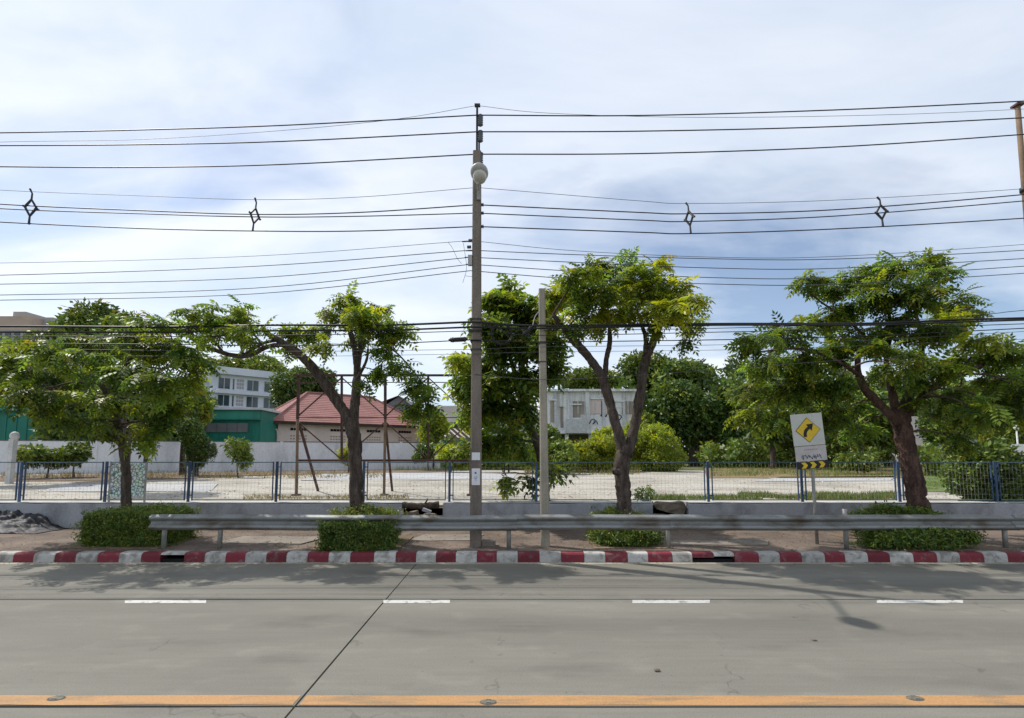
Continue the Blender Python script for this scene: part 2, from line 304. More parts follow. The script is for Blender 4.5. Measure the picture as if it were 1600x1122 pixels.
M['glass'] = mat('dark_glass', (0.04, 0.07, 0.09), 0.12, 0.5, 0.35, spec=0.6, fine=0.0)
M['derelict'] = mat('derelict_wall', (0.70, 0.70, 0.69), 0.9, 0.5, 0.7, 0.2, 6, col2=(0.33, 0.32, 0.29), stretch=(1.8, 1.8, 0.16), fine=0.15, ramp=(0.30, 0.50))
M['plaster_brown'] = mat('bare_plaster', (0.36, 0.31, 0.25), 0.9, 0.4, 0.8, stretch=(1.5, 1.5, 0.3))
M['tower_brown'] = mat('tower_brown', (0.44, 0.35, 0.28), 0.85, 0.15, 0.2)
M['tower_grey'] = mat('tower_grey', (0.38, 0.36, 0.345), 0.85, 0.15, 0.2)
M['tarp'] = mat('dirty_tarp', (0.055, 0.055, 0.063), 0.6, 0.6, 4, 0.4, 20, col2=(0.012, 0.012, 0.014), fine=0.2)
M['shard'] = shard_mat()
M['white_metal'] = mat('white_post', (0.6, 0.6, 0.6), 0.6, 0.3, 4)
M['sand'] = mat('stud_worn_metal', (0.19, 0.18, 0.145), 0.7, 0.4, 25, 0.6, 50, metal=0.2)

# ------------------------------------------------------------------ foliage tools
def tmpl_pinnate(pairs=4, ll=0.38, lw=0.18, droop=0.35):
    v = []; f = []
    def leaflet(b, d, up, L_, W_):
        b = np.array(b); d = np.array(d, float); d /= np.linalg.norm(d); s = np.cross(up, d); s /= np.linalg.norm(s); n = len(v)
        v.extend([b, b + d*L_*0.45 + s*W_*0.5 + np.array((0, 0, 0.02)), b + d*L_ - np.array((0, 0, 0.03)), b + d*L_*0.45 - s*W_*0.5 + np.array((0, 0, 0.02))]); f.append((n, n+1, n+2, n+3))
    up = np.array((0, 0, 1.0))
    for i in range(pairs):
        x = 0.2 + 0.72 * i / (pairs - 1); z = -droop * x * x; k = 0.8 + 0.4 * math.sin(math.pi * (i + 0.7) / pairs)
        for s in (-1, 1): leaflet((x, 0, z), (0.42, s, -0.42), up, ll * k, lw * k)
    leaflet((0.97, 0, -droop), (1, 0, -0.6), up, ll, lw)
    return np.array(v), f
def tmpl_spray(n=8, ll=0.55, lw=0.26, seed=1):
    r = np.random.RandomState(seed); v = []; f = []
    for i in range(n):
        d = r.normal(size=3) + np.array((0.6, 0, -0.1)); d /= np.linalg.norm(d); b = r.normal(size=3) * 0.22
        s = np.cross(d, r.normal(size=3)); s /= np.linalg.norm(s); up = np.cross(d, s); k = r.uniform(0.7, 1.2); m = len(v)
        v += [b, b + d*ll*k*0.45 + s*lw*k*0.5 + up*0.03, b + d*ll*k, b + d*ll*k*0.45 - s*lw*k*0.5 + up*0.03]; f.append((m, m+1, m+2, m+3))
    return np.array(v), f
PIN = tmpl_pinnate(); PIN_L = tmpl_pinnate(3, 0.46, 0.25, 0.5); SPR = [tmpl_spray(seed=s) for s in (1, 2, 3)]; SPRF = [tmpl_spray(12, 0.42, 0.15, seed=s) for s in (4, 5, 6)]
ROS = tmpl_spray(9, 0.75, 0.30, seed=9)

def fast_mesh(name, v, f, m, parent, col=None, kind=None, loc=None):
    o_ = ORG[parent.name] if parent else Vector(loc or (0, 0, 0))
    v = np.asarray(v, np.float32) - np.array(o_, np.float32); f = np.asarray(f, np.int32); k = f.shape[1]
    me = bpy.data.meshes.new(name); me.vertices.add(len(v)); me.vertices.foreach_set('co', v.ravel())
    me.loops.add(f.size); me.loops.foreach_set('vertex_index', f.ravel())
    me.polygons.add(len(f)); me.polygons.foreach_set('loop_start', np.arange(0, f.size, k, dtype=np.int32))
    me.update(calc_edges=True)
    if col is not None:
        a = me.attributes.new('col', 'FLOAT_COLOR', 'POINT'); c = np.ones((len(v), 4), np.float32); c[:, :3] = col; a.data.foreach_set('color', c.ravel())
    me.materials.append(m); ob = bpy.data.objects.new(name, me); COL.objects.link(ob)
    if parent: ob.parent = parent
    else: ob.location = o_
    ORG[ob.name] = o_
    if kind: ob['kind'] = kind
    return ob
def leaves(name, m, parent, pos, dirs, scale, col, tm, kind=None, loc=None, upj=0.35):
    pos = np.asarray(pos, float); d = np.asarray(dirs, float); N = len(pos); d = d / np.maximum(np.linalg.norm(d, axis=1, keepdims=True), 1e-6)
    up = np.tile(np.array((0, 0, 1.0)), (N, 1)) + nrs.normal(size=(N, 3)) * upj
    y = np.cross(up, d); y /= np.maximum(np.linalg.norm(y, axis=1, keepdims=True), 1e-6); z = np.cross(d, y)
    tms = tm if isinstance(tm, list) else [tm]
    V = []; F = []; C = []; off = 0; pick = nrs.randint(len(tms), size=N); scale = np.asarray(scale, float); col = np.asarray(col, float)
    for i, (tv, tf) in enumerate(tms):
        s = np.where(pick == i)[0]
        if not len(s): continue
        R = np.stack([d[s], y[s], z[s]], axis=2)
        vv = np.einsum('nij,vj->nvi', R, tv) * scale[s][:, None, None] + pos[s][:, None, :]
        k = len(tv); V.append(vv.reshape(-1, 3)); C.append(np.repeat(col[s], k, axis=0) * nrs.uniform(0.86, 1.14, (len(s)*k, 1)))
        ff = np.array(tf)[None] + (np.arange(len(s)) * k)[:, None, None] + off; F.append(ff.reshape(-1, 4)); off += len(s) * k
    return fast_mesh(name, np.concatenate(V), np.concatenate(F), m, parent, np.concatenate(C), kind, loc)
G_DARK = np.array((0.038, 0.080, 0.020)); G_MID = np.array((0.095, 0.160, 0.028)); G_YEL = np.array((0.32, 0.33, 0.028)); G_GOLD = np.array((0.32, 0.25, 0.04))
def leafcol(n, y=0.2, dark=0.35):
    """y: share of yellow young leaves, dark: share of old dark leaves"""
    u = nrs.uniform(size=n)[:, None]; t = nrs.uniform(size=n)[:, None]
    base = np.where(u < dark, G_DARK, G_MID) * (1 - 0.25 * t) + G_MID * 0.25 * t
    k = np.clip(nrs.normal(y, 0.16, n), 0, 1)[:, None]
    c = base * (1 - k) + G_YEL * k
    g = (nrs.uniform(size=n) < y * 0.10)[:, None]
    return np.where(g, c * 0.4 + G_GOLD * 0.6, c)

def tree(name, label, Y, limbs, blobs, group=None, bark='bark', leaf_s=0.34, tm=None, per=8, lm='leaf', cat='tree', deep=1.0, dens=1.0, tint=1.0):
    tm = tm or PIN
    base = P(limbs[0][0][0], limbs[0][0][1], Y + limbs[0][0][2]); k = Y / FPX
    T = thing(name, label, cat, base, group)
    samples = []; nz = 0
    for li, limb in enumerate(limbs):
        pts = [tuple(P(a, b, Y + c)) + (r * k * .82,) for a, b, c, r in limb]
        sp = spline(pts, 9); n = len(sp)
        rr = [max(0.006, q[3] * (1 + 0.035 * math.sin(i * 1.9 + li) + rnd.uniform(-.025, .025))) for i, q in enumerate(sp)]
        cc = [Vector(q[:3]) + Vector((rnd.uniform(-1, 1), rnd.uniform(-1, 1), 0)) * q[3] * 0.06 for q in sp]
        if li == 0:
            rr[0] *= 1.16; rr[1] *= 1.06
        mb = MB().tube(cc, rr, 18 if li == 0 else 12); nn_ = 18 if li == 0 else 12
        for vi in range(len(mb.v)):
            ci = cc[vi // nn_]; d_ = Vector(mb.v[vi]) - ci; a_ = vi % nn_
            q_ = 0.16 * mn.noise(Vector((a_ * .9, ci.z * 2.2, li * 7.1))) + 0.20 * mn.noise(Vector((a_ * 2.3, ci.z * 7, ci.x * 4)))
            mb.v[vi] = tuple(ci + d_ * (1 + q_))
        mb.build('trunk' if li == 0 else 'branch', M[bark], T, smooth=True)
        for i, q in enumerate(cc):
            if li > 0 or i > n * 0.7: samples.append((q, rr[i]))
    tw = MB(); pos = []; dr = []; scl = []; cl = []
    for (px, py, dY, rx, rz, ry, nt, yel) in blobs:
        big = min(1.0, rx / 26.0); dY = dY + rnd.uniform(-1.5, 1.0) * big * deep; ry = ry * 1.15; btint = rnd.uniform(0.8, 1.2)
        c = P(px, py, Y + dY); rxm = rx * k * .92; rzm = rz * k * .88
        s, sr = min(samples, key=lambda q: (q[0] - c).length + (0.5 if q[0].z > c.z + 0.6 else 0))
        mid = (s + c) / 2 + Vector((rnd.uniform(-.1, .1), rnd.uniform(-.1, .1), 0.10 * (c - s).length))
        bpts = [Vector(q) for q in spline([tuple(s), tuple(mid), tuple(c)], 4)]
        br = min(sr * 0.7, 0.035)
        tw.tube(bpts, [br + (0.010 - br) * i / (len(bpts) - 1) for i in range(len(bpts))], 5, cap=False)
        for _ in range(max(2, int(nt * dens * .68))):
            while True:
                q = Vector((rnd.uniform(-1, 1), rnd.uniform(-1, 1), rnd.uniform(-1, 1)))
                if 0.05 < q.length < 1: break
            q *= rnd.uniform(0.55, 1.38) / max(q.length ** 0.45, .3)
            e = c + Vector((q.x * rxm, q.y * ry, q.z * rzm))
            st = bpts[rnd.randrange(len(bpts) // 2, len(bpts))]
            md = (st + e) / 2 + Vector((rnd.uniform(-.08, .08), rnd.uniform(-.08, .08), rnd.uniform(0.02, .16) * (e - st).length))
            tp = [Vector(w) for w in spline([tuple(st), tuple(md), tuple(e)], 3)]
            tw.tube(tp, [0.008, 0.007, 0.006, 0.005, 0.005, 0.004, 0.003][:len(tp)], 3, cap=False)
            td = (e - st).normalized()
            cc = leafcol(per, yel * .8 + rnd.gauss(0, .13), 0.36) * tint * btint * rnd.uniform(.6, 1.35)
            for j in range(per):
                t = (0.5 + 0.5 * (j + rnd.random()) / per) * (len(tp) - 1); i = min(int(t), len(tp) - 2); p_ = tp[i].lerp(tp[i+1], t - i)
                d = td * 0.55 + Vector((rnd.gauss(0, .75), rnd.gauss(0, .75), rnd.gauss(-.22, .38)))
                pos.append(p_); dr.append(d); scl.append(leaf_s * rnd.uniform(0.7, 1.2)); cl.append(cc[j])
    tw.build('twigs', M['twig'], T, smooth=True, kind='stuff')
    leaves('crown', M[lm], T, pos, dr, scl, cl, tm, kind='stuff')
    return T

def bgtree(name, label, px, py, rx, rz, Y, base_py=None, n=1500, ls=0.5, yel=0.15, dark=0.45, group=None, trunk_px=None, trunk_r=0.16, cat='tree', fineleaf=False, lobes=9, ry=None, lim=None):
    k = Y / FPX; c = P(px, py, Y); zb = lim if lim is not None else LOT_Z; bx = P(trunk_px, py, Y).x if trunk_px else c.x
    T = thing(name, label, cat, (bx, Y, zb), group); rxm, rzm = rx * k, rz * k; ry = ry or rxm * 0.8
    lb = []
    for i in range(lobes):
        while True:
            q = Vector((rnd.uniform(-1, 1), rnd.uniform(-1, 1), rnd.uniform(-1, 1)))
            if q.length < 1: break
        q = q / max(q.length, 0.2) * rnd.uniform(0.4, 0.72)
        lb.append((c + Vector((q.x*rxm, q.y*ry, q.z*rzm)), rnd.uniform(0.34, 0.56), max(-0.08, rnd.gauss(0, .07))))
    top = Vector((bx, Y, max(c.z - rzm * 0.3, zb + 0.2)))
    MB().tube([Vector(q) for q in spline([(bx, Y, zb - 0.1), (bx + rnd.uniform(-.1, .1), Y, (zb + top.z) / 2), tuple(top)], 4)], [trunk_r * (1.2 - 0.7 * i / 8) for i in range(9)], 8).build('trunk', M['bark'], T, smooth=True)
    tw = MB()
    for q, r_, y_ in lb:
        tw.tube([Vector(w) for w in spline([tuple(top - Vector((0, 0, 0.2 * rzm))), tuple((top + q) / 2 + Vector((0, 0, -.1 * rzm))), tuple(q)], 3)], [trunk_r * 0.45, trunk_r*.4, trunk_r*.35, trunk_r*.3, trunk_r*.25, trunk_r*.2, trunk_r * 0.15], 5, cap=False)
    tw.build('branches', M['bark'], T, smooth=True, kind='stuff')
    w = np.array([r_ ** 2 for _, r_, _ in lb]); w /= w.sum(); pick = nrs.choice(len(lb), size=n, p=w)
    d = nrs.normal(size=(n, 3)); d /= np.linalg.norm(d, axis=1, keepdims=True); rad = nrs.uniform(0.45, 1.08, n) ** 0.6
    cen = np.array([tuple(q) for q, _, _ in lb])[pick]; rr = np.array([r_ for _, r_, _ in lb])[pick]
    pos = cen + d * (rad * rr)[:, None] * np.array((rxm, ry, rzm))
    pos[:, 2] = np.maximum(pos[:, 2], zb + 0.1)
    col = leafcol(n, yel, dark) * (1 + np.array([y_ for _, _, y_ in lb])[pick][:, None] * 3)
    leaves('crown', M['leaf' if yel > .22 else 'leaf_bg'], T, pos, d + np.array((0, 0, -0.25)), nrs.uniform(0.7, 1.25, n) * ls, np.clip(col, 0.005, 1), SPRF if fineleaf else SPR, kind='stuff')
    return T
def bush(name, label, c, r, n, ls, yel=0.15, dark=0.4, group=None, boxy=False, cat='shrub', fineleaf=False, spiky=0.0, stray=False):
    c = Vector(c); T = thing(name, label, cat, (c.x, c.y, c.z - r[2]), group)
    st = MB()
    for i in range(7):
        a = rnd.uniform(0, 6.28); q = Vector((math.cos(a) * r[0] * .5, math.sin(a) * r[1] * .5, r[2] * .3))
        b = Vector((c.x + q.x * .4, c.y + q.y * .4, c.z - r[2]))
        st.tube([b, (b + c + q) / 2 + Vector((0, 0, .02)), c + q], [0.018, 0.013, 0.007], 5, cap=False)
    st.build('stems', M['twig'], T, smooth=True, kind='stuff')
    d = nrs.normal(size=(n, 3)); d /= np.linalg.norm(d, axis=1, keepdims=True)
    if boxy:
        u = nrs.uniform(-1, 1, (n, 3)); ax = nrs.choice(3, size=n, p=(.25, .35, .4)); sg = np.sign(nrs.uniform(-1, 1, n)); sh = nrs.uniform(0.80, 1.03, n)
        u[np.arange(n), ax] = sg * sh
        pw = np.abs(u) ** 6; rad = np.maximum(pw.sum(axis=1) ** (1/6.0), 1); u = u / rad[:, None]
        wob = 1 + 0.06 * np.sin(u[:, :1] * 5 + 1.3) + 0.04 * np.sin(u[:, :1] * 11)
        pos = np.array(c) + u * np.array(r) * np.concatenate([np.ones((n, 2)), wob], axis=1); d = u / np.maximum(np.linalg.norm(u, axis=1, keepdims=True), .01) + nrs.normal(size=(n, 3)) * .45
    else:
        lump = 1 + 0.16 * np.sin(d[:, 0] * 5 + c.x) * np.cos(d[:, 2] * 6 + c.y) + 0.1 * np.sin(d[:, 1] * 9 + d[:, 0] * 7)
        pos = np.array(c) + d * np.array(r) * (nrs.uniform(0.25, 1.0, n) ** 0.42 * lump)[:, None]
        d = d + np.array((0, 0, 0.25 + spiky)) + nrs.normal(size=(n, 3)) * .4
    if stray:
        k_ = n // 9; j_ = nrs.choice(n, k_); ex = nrs.uniform(1.0, 1.22, (k_, 1)); pos[j_] = np.array(c) + (pos[j_] - np.array(c)) * ex; pos[j_, 2] += nrs.uniform(0, .06, k_) * (pos[j_, 2] > c.z)
    pos[:, 2] = np.maximum(pos[:, 2], c.z - r[2] + 0.03)
    leaves('foliage', M['leaf_bg'], T, pos, d, nrs.uniform(0.7, 1.3, n) * ls, leafcol(n, yel, dark), SPRF if fineleaf else SPR, kind='stuff', upj=0.8)
    return T
def blades(name, label, region, n, h, col=(0.07, 0.13, 0.02), vary=0.4, dry=0.15):
    """grass: region(n) gives base points"""
    b = region(n); N = len(b); a = nrs.uniform(0, 6.28, N); hh = h * nrs.uniform(0.4, 1.2, N); w = 0.010 + 0.02 * hh
    lean = nrs.normal(size=(N, 2)) * 0.35 * hh[:, None]; t = np.stack([np.cos(a) * w, np.sin(a) * w, 0 * a], 1)
    tip = b + np.concatenate([lean, hh[:, None]], 1); v = np.stack([b - t, b + t, tip], 1).reshape(-1, 3)
    c = np.array(col) * nrs.uniform(1 - vary, 1 + vary, (N, 1)); dr = (nrs.uniform(size=N) < dry)[:, None]; c = np.where(dr, np.array((0.24, 0.18, 0.07)), c)
    o = fast_mesh(name, v, np.arange(3 * N).reshape(-1, 3), M['grass'], None, np.repeat(c, 3, axis=0), 'stuff')
    return tag(o, label, 'grass')

# ------------------------------------------------------------------ setting: ground, road, kerb, pavement, lot
KY, WALK_Z, WY = 11.33, 0.19, 15.0
LOT_Z = 0.80
g = MB().add([(-1500, -600, -0.3), (1500, -600, -0.3), (1500, 15.3, -0.3), (-1500, 15.3, -0.3), (1500, 15.3, 0.72), (-1500, 15.3, 0.72), (1500, 2500, 0.72), (-1500, 2500, 0.72)],
             [(0, 1, 2, 3), (3, 2, 4, 5), (5, 4, 6, 7)]).build('ground', M['ground'])
tag(g, 'bare earth and rough grass ground reaching to the horizon', 'ground', kind='structure')
road = MB().box(-160, 160, -9, KY + 0.02, -0.28, -0.03).build('road', M['joint'])
tag(road, 'grey concrete road with painted lines', 'road', kind='structure')
JX = -2.05
def wig(x0, x1, y, amp, sd):
    r = random.Random(sd); n = max(2, int(abs(x1 - x0) / 0.45)) if abs(x1 - x0) < 60 else 60
    return [(x0 + (x1 - x0) * i / n, y + (r.uniform(-amp, amp) if 0 < i < n else 0)) for i in range(n + 1)]
def slab(x0, x1, y0, y1, sd, ja=0.012):
    o = wig(x0, x1, y0, ja, sd) + [(x1 + random.Random(sd + 9).uniform(-.004, .004), y0 + (y1 - y0) * t) for t in (0.2, 0.4, 0.6, 0.8)] + wig(x1, x0, y1, ja, sd + 1) + [(x0, y1 + (y0 - y1) * t) for t in (0.3, 0.6)]
    MB().poly([(a, b, 0.0) for a, b in o], (0, 0, -0.1)).build('concrete_slab', M['road'], road)
LJ = G(800, 936.5).y; NJ = G(800, 1104).y
for i, (a, b) in enumerate(((-160, JX - 0.011), (JX + 0.011, 160))):
    slab(a, b, LJ + 0.024, KY, 11 + i * 20); slab(a, b, NJ + 0.018, LJ - 0.022, 12 + i * 20); slab(a, b, 1.0, NJ - 0.016, 13 + i * 20); slab(a, b, -9, 0.97, 14 + i * 20)
yl0, yl1 = G(800, 1102).y, G(800, 1087).y
o_ = wig(-60, JX - 0.03, yl0, 0.012, 5); o2 = wig(JX - 0.03, -60, yl1, 0.008, 6)
MB().poly([(a, b, 0.004) for a, b in o_ + o2], (0, 0, -0.003)).build('yellow_edge_line', M['yellow_line'], road)
o_ = wig(JX + 0.03, 60, yl0, 0.012, 7); o2 = wig(60, JX + 0.03, yl1, 0.008, 8)
MB().poly([(a, b, 0.004) for a, b in o_ + o2], (0, 0, -0.003)).build('yellow_edge_line', M['yellow_line'], road)
for a, b in ((-225, -90), (195, 322), (599, 703), (988, 1109), (1370, 1505), (1770, 1890)):
    p0, p1 = G(a, 942.5), G(b, 942.5); q0, q1 = G(a, 937.8), G(b, 937.8)
    o_ = wig(p0.x, p1.x, p0.y, 0.006, int(a) + 500); o2 = wig(q1.x, q0.x, q0.y, 0.006, int(a) + 501)
    MB().poly([(x, y, 0.004) for x, y in o_ + o2], (0, 0, -0.003)).build('lane_dash', M['white_line'], road)
# sandy gutter strip along the kerb
o_ = wig(-40, 40, KY - 0.16, 0.05, 70); o2 = wig(40, -40, KY - 0.001, 0.0, 71)
MB().poly([(x, y, 0.004) for x, y in o_ + o2], (0, 0, -0.003)).build('gutter_sand', M['gutter'], road)
# kerb
kerb = MB().box(-60, 60, KY + 0.05, KY + 0.24, -0.2, 0.06).build('kerb', M['dark'])
tag(kerb, 'kerb of concrete blocks painted red and white in turn', 'kerb', kind='structure')
KP = [(0.0, -0.08), (0.015, 0.13), (0.025, 0.165), (0.05, 0.19), (0.09, 0.2), (0.26, 0.2), (0.26, -0.08)]
def kx(px): return P(px, 868, KY).x
reds = [(20, 52), (85, 118), (152, 185), (220, 250), (287, 319), (352, 383), (416, 447), (480, 513), (547, 584), (618, 650), (681, 712), (745, 776), (809, 843), (877, 913), (946, 981), (1013, 1051), (1082, 1116), (1148, 1186), (1219, 1253), (1289, 1321), (1357, 1391), (1428, 1465), (1501, 1538), (1575, 1612)]
reds = [(20 - 67 * i, 52 - 67 * i) for i in range(8, 0, -1)] + reds + [(1575 + 71 * i, 1612 + 71 * i) for i in range(1, 6)]
for i, (a, b) in enumerate(reds):
    spans = [(a, b, 'kerb_red')]
    if i + 1 < len(reds): spans.append((b, reds[i+1][0], 'kerb_white'))
    for s, e, mm in spans:
        x0, x1 = kx(s) + 0.003, kx(e) - 0.003; dy = rnd.uniform(-.006, .006); dz = rnd.uniform(-.006, .004)
        if abs(s - 250) < 2 or abs(s - 1082) < 2 or abs(s - 1116) < 2:        # drain inlets: a lintel with an opening below it
            lo = 0.155 if s < 900 else (0.10 if s < 1100 else 0.13)
            pr = [(y, max(z, lo)) for y, z in KP]
            MB().extrude([(KY + dy + y + 0.0, z + dz) for y, z in pr], x0, x1).build('kerb_block', M[mm], kerb, label='kerb block bridging a dark drain inlet')
        else:
            MB().extrude([(KY + dy + y, z + dz) for y, z in KP], x0, x1).build('kerb_block', M[mm], kerb)
# pavement
walk = MB()
nx, ny = 90, 12; vv = []; ff = []
for j in range(ny + 1):
    for i in range(nx + 1):
        x = -45 + 90 * i / nx; y = KY + 0.255 + (WY + 0.3 - KY - 0.255) * j / ny
        vv.append((x, y, WALK_Z + (0 if j == 0 else 0.012 * math.sin(x * 1.7 + j) * math.sin(y * 2.1 + x * .6))))
for j in range(ny):
    for i in range(nx): ff.append((j*(nx+1)+i, j*(nx+1)+i+1, (j+1)*(nx+1)+i+1, (j+1)*(nx+1)+i))
walk.add(vv, ff)
wk = walk.build('pavement', M['walk'], smooth=True); tag(wk, 'reddish brown worn pavement strewn with dirt', 'pavement', kind='structure')
for a, b, y0, y1 in ((330, 470, 12.4, 13.5), (1040, 1200, 12.3, 12.9), (640, 735, 12.9, 13.8)):
    x0, x1 = P(a, 840, y0).x, P(b, 840, y0).x
    o_ = wig(x0, x1, y0, 0.08, a) + wig(x1 + .3, x0 + .2, y1, 0.08, b)
    MB().poly([(x, y, WALK_Z + 0.02) for x, y in o_], (0, 0, -0.03)).build('concrete_patch', M['walk_conc'], wk)
for i, (xa, xb, y0, y1) in enumerate(((114, 262, 11.85, 13.6), (492, 630, 11.64, 13.5), (925, 1045, 11.8, 13.6), (1362, 1548, 11.64, 13.8))):
    x0, x1 = P(xa, 850, 12.2).x, P(xb, 850, 12.2).x; o_ = wig(x0, x1, y0, 0.05, 300 + i) + wig(x1, x0, y1, 0.08, 320 + i)
    MB().poly([(x, y, WALK_Z + 0.024) for x, y in o_], (0, 0, -0.04)).build('planting_bed', M['soil'], wk)
# the lot
vv = []; ff = []; nx, ny = 70, 30
xs0, xs1 = -42, 46
for j in range(ny + 1):
    for i in range(nx + 1):
        x = xs0 + (xs1 - xs0) * i / nx; y = 15.46 + 29 * (j / ny) ** 1.3
        z = LOT_Z + 0.02 * math.sin(x * .9 + y * .3) * math.sin(y * .7) - (0.09 if j == ny else 0)
        vv.append((x, y, z))
for j in range(ny):
    for i in range(nx): ff.append((j*(nx+1)+i, j*(nx+1)+i+1, (j+1)*(nx+1)+i+1, (j+1)*(nx+1)+i))
n0 = len(vv)
for i in range(nx + 1): vv.append((xs0 + (xs1 - xs0) * i / nx, 15.46, 0.1))
for i in range(nx): ff.append((i, n0 + i, n0 + i + 1, i + 1))
lot = MB().add(vv, ff).build('vacant_lot', M['lot'], smooth=True); tag(lot, 'pale dusty concrete floor of the vacant lot', 'ground', kind='structure')
for a, b, ya, yb in ((470, 800, 750, 738), (60, 330, 768, 756), (1180, 1390, 752, 744)):
    p = [G(a, ya, LOT_Z + .03), G(b, ya - 1, LOT_Z + .03), G(b + 10, yb, LOT_Z + .03), G(a + 40, yb + 1, LOT_Z + .03)]
    MB().poly(p, (0, 0, -0.03)).build('old_slab', M['lot_grey'], lot)

# ------------------------------------------------------------------ low wall and blue fence
wtop = P(800, 786.5, WY).z
lw = thing('low_wall', 'low whitewashed wall behind the crash barrier carrying the blue fence', 'wall', (0, WY, WALK_Z))
for a, b in ((-900, 628), (692, 1020), (1076, 2500)):
    x0, x1 = P(a, 795, WY).x, P(b, 795, WY).x
    n = max(3, int((x1 - x0) / .5)); r = random.Random(a)
    top = [(x0 + (x1 - x0) * i / n, wtop + r.uniform(-.012, .012)) for i in range(n + 1)]
    vv = []; ff = []
    for x, z in top: vv += [(x, WY, 0.1), (x, WY, z - .02), (x, WY + .02, z), (x, WY + .42, z), (x, WY + .44, z - .02), (x, WY + .44, 0.1)]
    for i in range(n):
        for q in range(5): ff.append((i*6+q, i*6+q+1, i*6+6+q+1, i*6+6+q))
    ff += [tuple(range(6)), tuple(reversed(range(n*6, n*6+6)))]
    sg_ = MB().add(vv, ff).build('wall_segment', M['wall_white_shade'], lw)
    for i in range(n): MB().box(top[i][0] + (.0 if i else .02), top[i+1][0] - .004, WY + .008, WY + .43, wtop + .0135, wtop + .022 + r.uniform(0, .004)).build('coping', M['cope_lit'], sg_)  # thin sheets that give the wall top its painted sunlit tone
def stone(name, c, s, m, sd, parent=None, org=None, label=None):
    r = random.Random(sd); mb = MB().ellipsoid((0, 0, 0), (1, 1, 1), 8, 5)
    vv = []
    for x, y, z in mb.v:
        q = Vector((x, y, z)); k = 1 / max(abs(x), abs(y), abs(z), .5) ; k = k * 0.75 + 0.25
        h = math.sin(x * 3.1 + sd) * math.cos(y * 2.7 + sd * 2) * math.sin(z * 3.3 + sd * .7)
        q = q * k * (1 + 0.22 * h); vv.append((c[0] + q.x * s[0], c[1] + q.y * s[1], c[2] + q.z * s[2]))
    mb.v = vv
    return mb.build(name, m, parent, org=org)
# rubble in the two gaps of the wall
rl = [(640, 800, .3, 'grey brown rubble stone in the left gap of the low wall, beside the whitewashed end'), (655, 797, .24, 'rough rubble stone in the middle of the left wall gap'), (672, 800, .26, 'small rubble stone by the right end of the left wall gap'), (684, 792, .2, 'smallest rubble stone on top at the right of the left wall gap')]
for i, (px, py, s, lab) in enumerate(rl):
    c = P(px, py, WY + .25); c.z = WALK_Z + s * .7
    tag(stone('rubble_stone', c, (s, s * .8, s * .8), M['rubble'], i + 3, org=(c.x, c.y, WALK_Z)), lab, 'stone', 'rubble in the wall gaps')
a, b = P(628, 789, WY + .1), P(686, 788, WY + .15)
lg = thing('fallen_log', 'dark fallen log lying across the left gap of the low wall', 'log', (a.x, WY, a.z))
MB().tube([Vector(q) for q in spline([tuple(a), tuple((a + b) / 2 + Vector((0, 0, -.04))), tuple(b)], 6)], [.09 + .012 * math.sin(i * 2.3) for i in range(13)], 10).build('log', M['bark'], lg, smooth=True)
MB().tube([a.lerp(b, .6), a.lerp(b, .6) + Vector((.12, -.1, .16))], [.03, .018], 6).build('stub', M['bark'], lg, smooth=True)
tag(MB().obox(P(667, 798, WY - .1), (.26, .16, .09), Matrix.Rotation(.35, 3, 'Y')).build('broken_block', M['wall_white_shade'], bevel=.012, org=P(667, 798, WY - .1)), 'small white broken block below the fallen log', 'block')
c = P(1048, 794, WY + .15); T = thing('broken_wall_chunk', 'brown broken chunk of old wall leaning in the right gap of the low wall', 'wall chunk', (c.x, c.y, WALK_Z))
pts = [(1022, 790), (1030, 784.5), (1052, 786), (1068, 783.5), (1073, 792), (1070, 803), (1064, 806), (1040, 800), (1026, 796)]
MB().poly([P(x, y, WY + .05 + .04 * (i % 3)) for i, (x, y) in enumerate(pts)], (0, .34, 0)).build('chunk', M['rubble'], T, bevel=.02)
for i, (px, s, lab) in enumerate(((1030, .28, 'rubble stone under the broken wall chunk, nearer the forked tree'), (1060, .26, 'rubble stone under the right end of the broken wall chunk'))):
    c = P(px, 812, WY + .25); c.z = WALK_Z + s * .6
    tag(stone('rubble_stone', c, (s * 1.2, s * .7, s * .8), M['rubble'], i + 13, org=(c.x, c.y, WALK_Z)), lab, 'stone', 'rubble in the wall gaps')
tag(MB().box(P(620, 800, 15.3).x, P(700, 800, 15.3).x, 15.30, 15.455, .1, .74).build('earth_bank', M['soil']), 'dark earth bank showing in the left gap of the low wall', 'earth', kind='structure')
tag(MB().box(P(1012, 800, 15.3).x, P(1084, 800, 15.3).x, 15.30, 15.455, .1, .76).build('earth_bank', M['soil']), 'dark earth bank showing in the right gap of the low wall', 'earth', kind='structure')

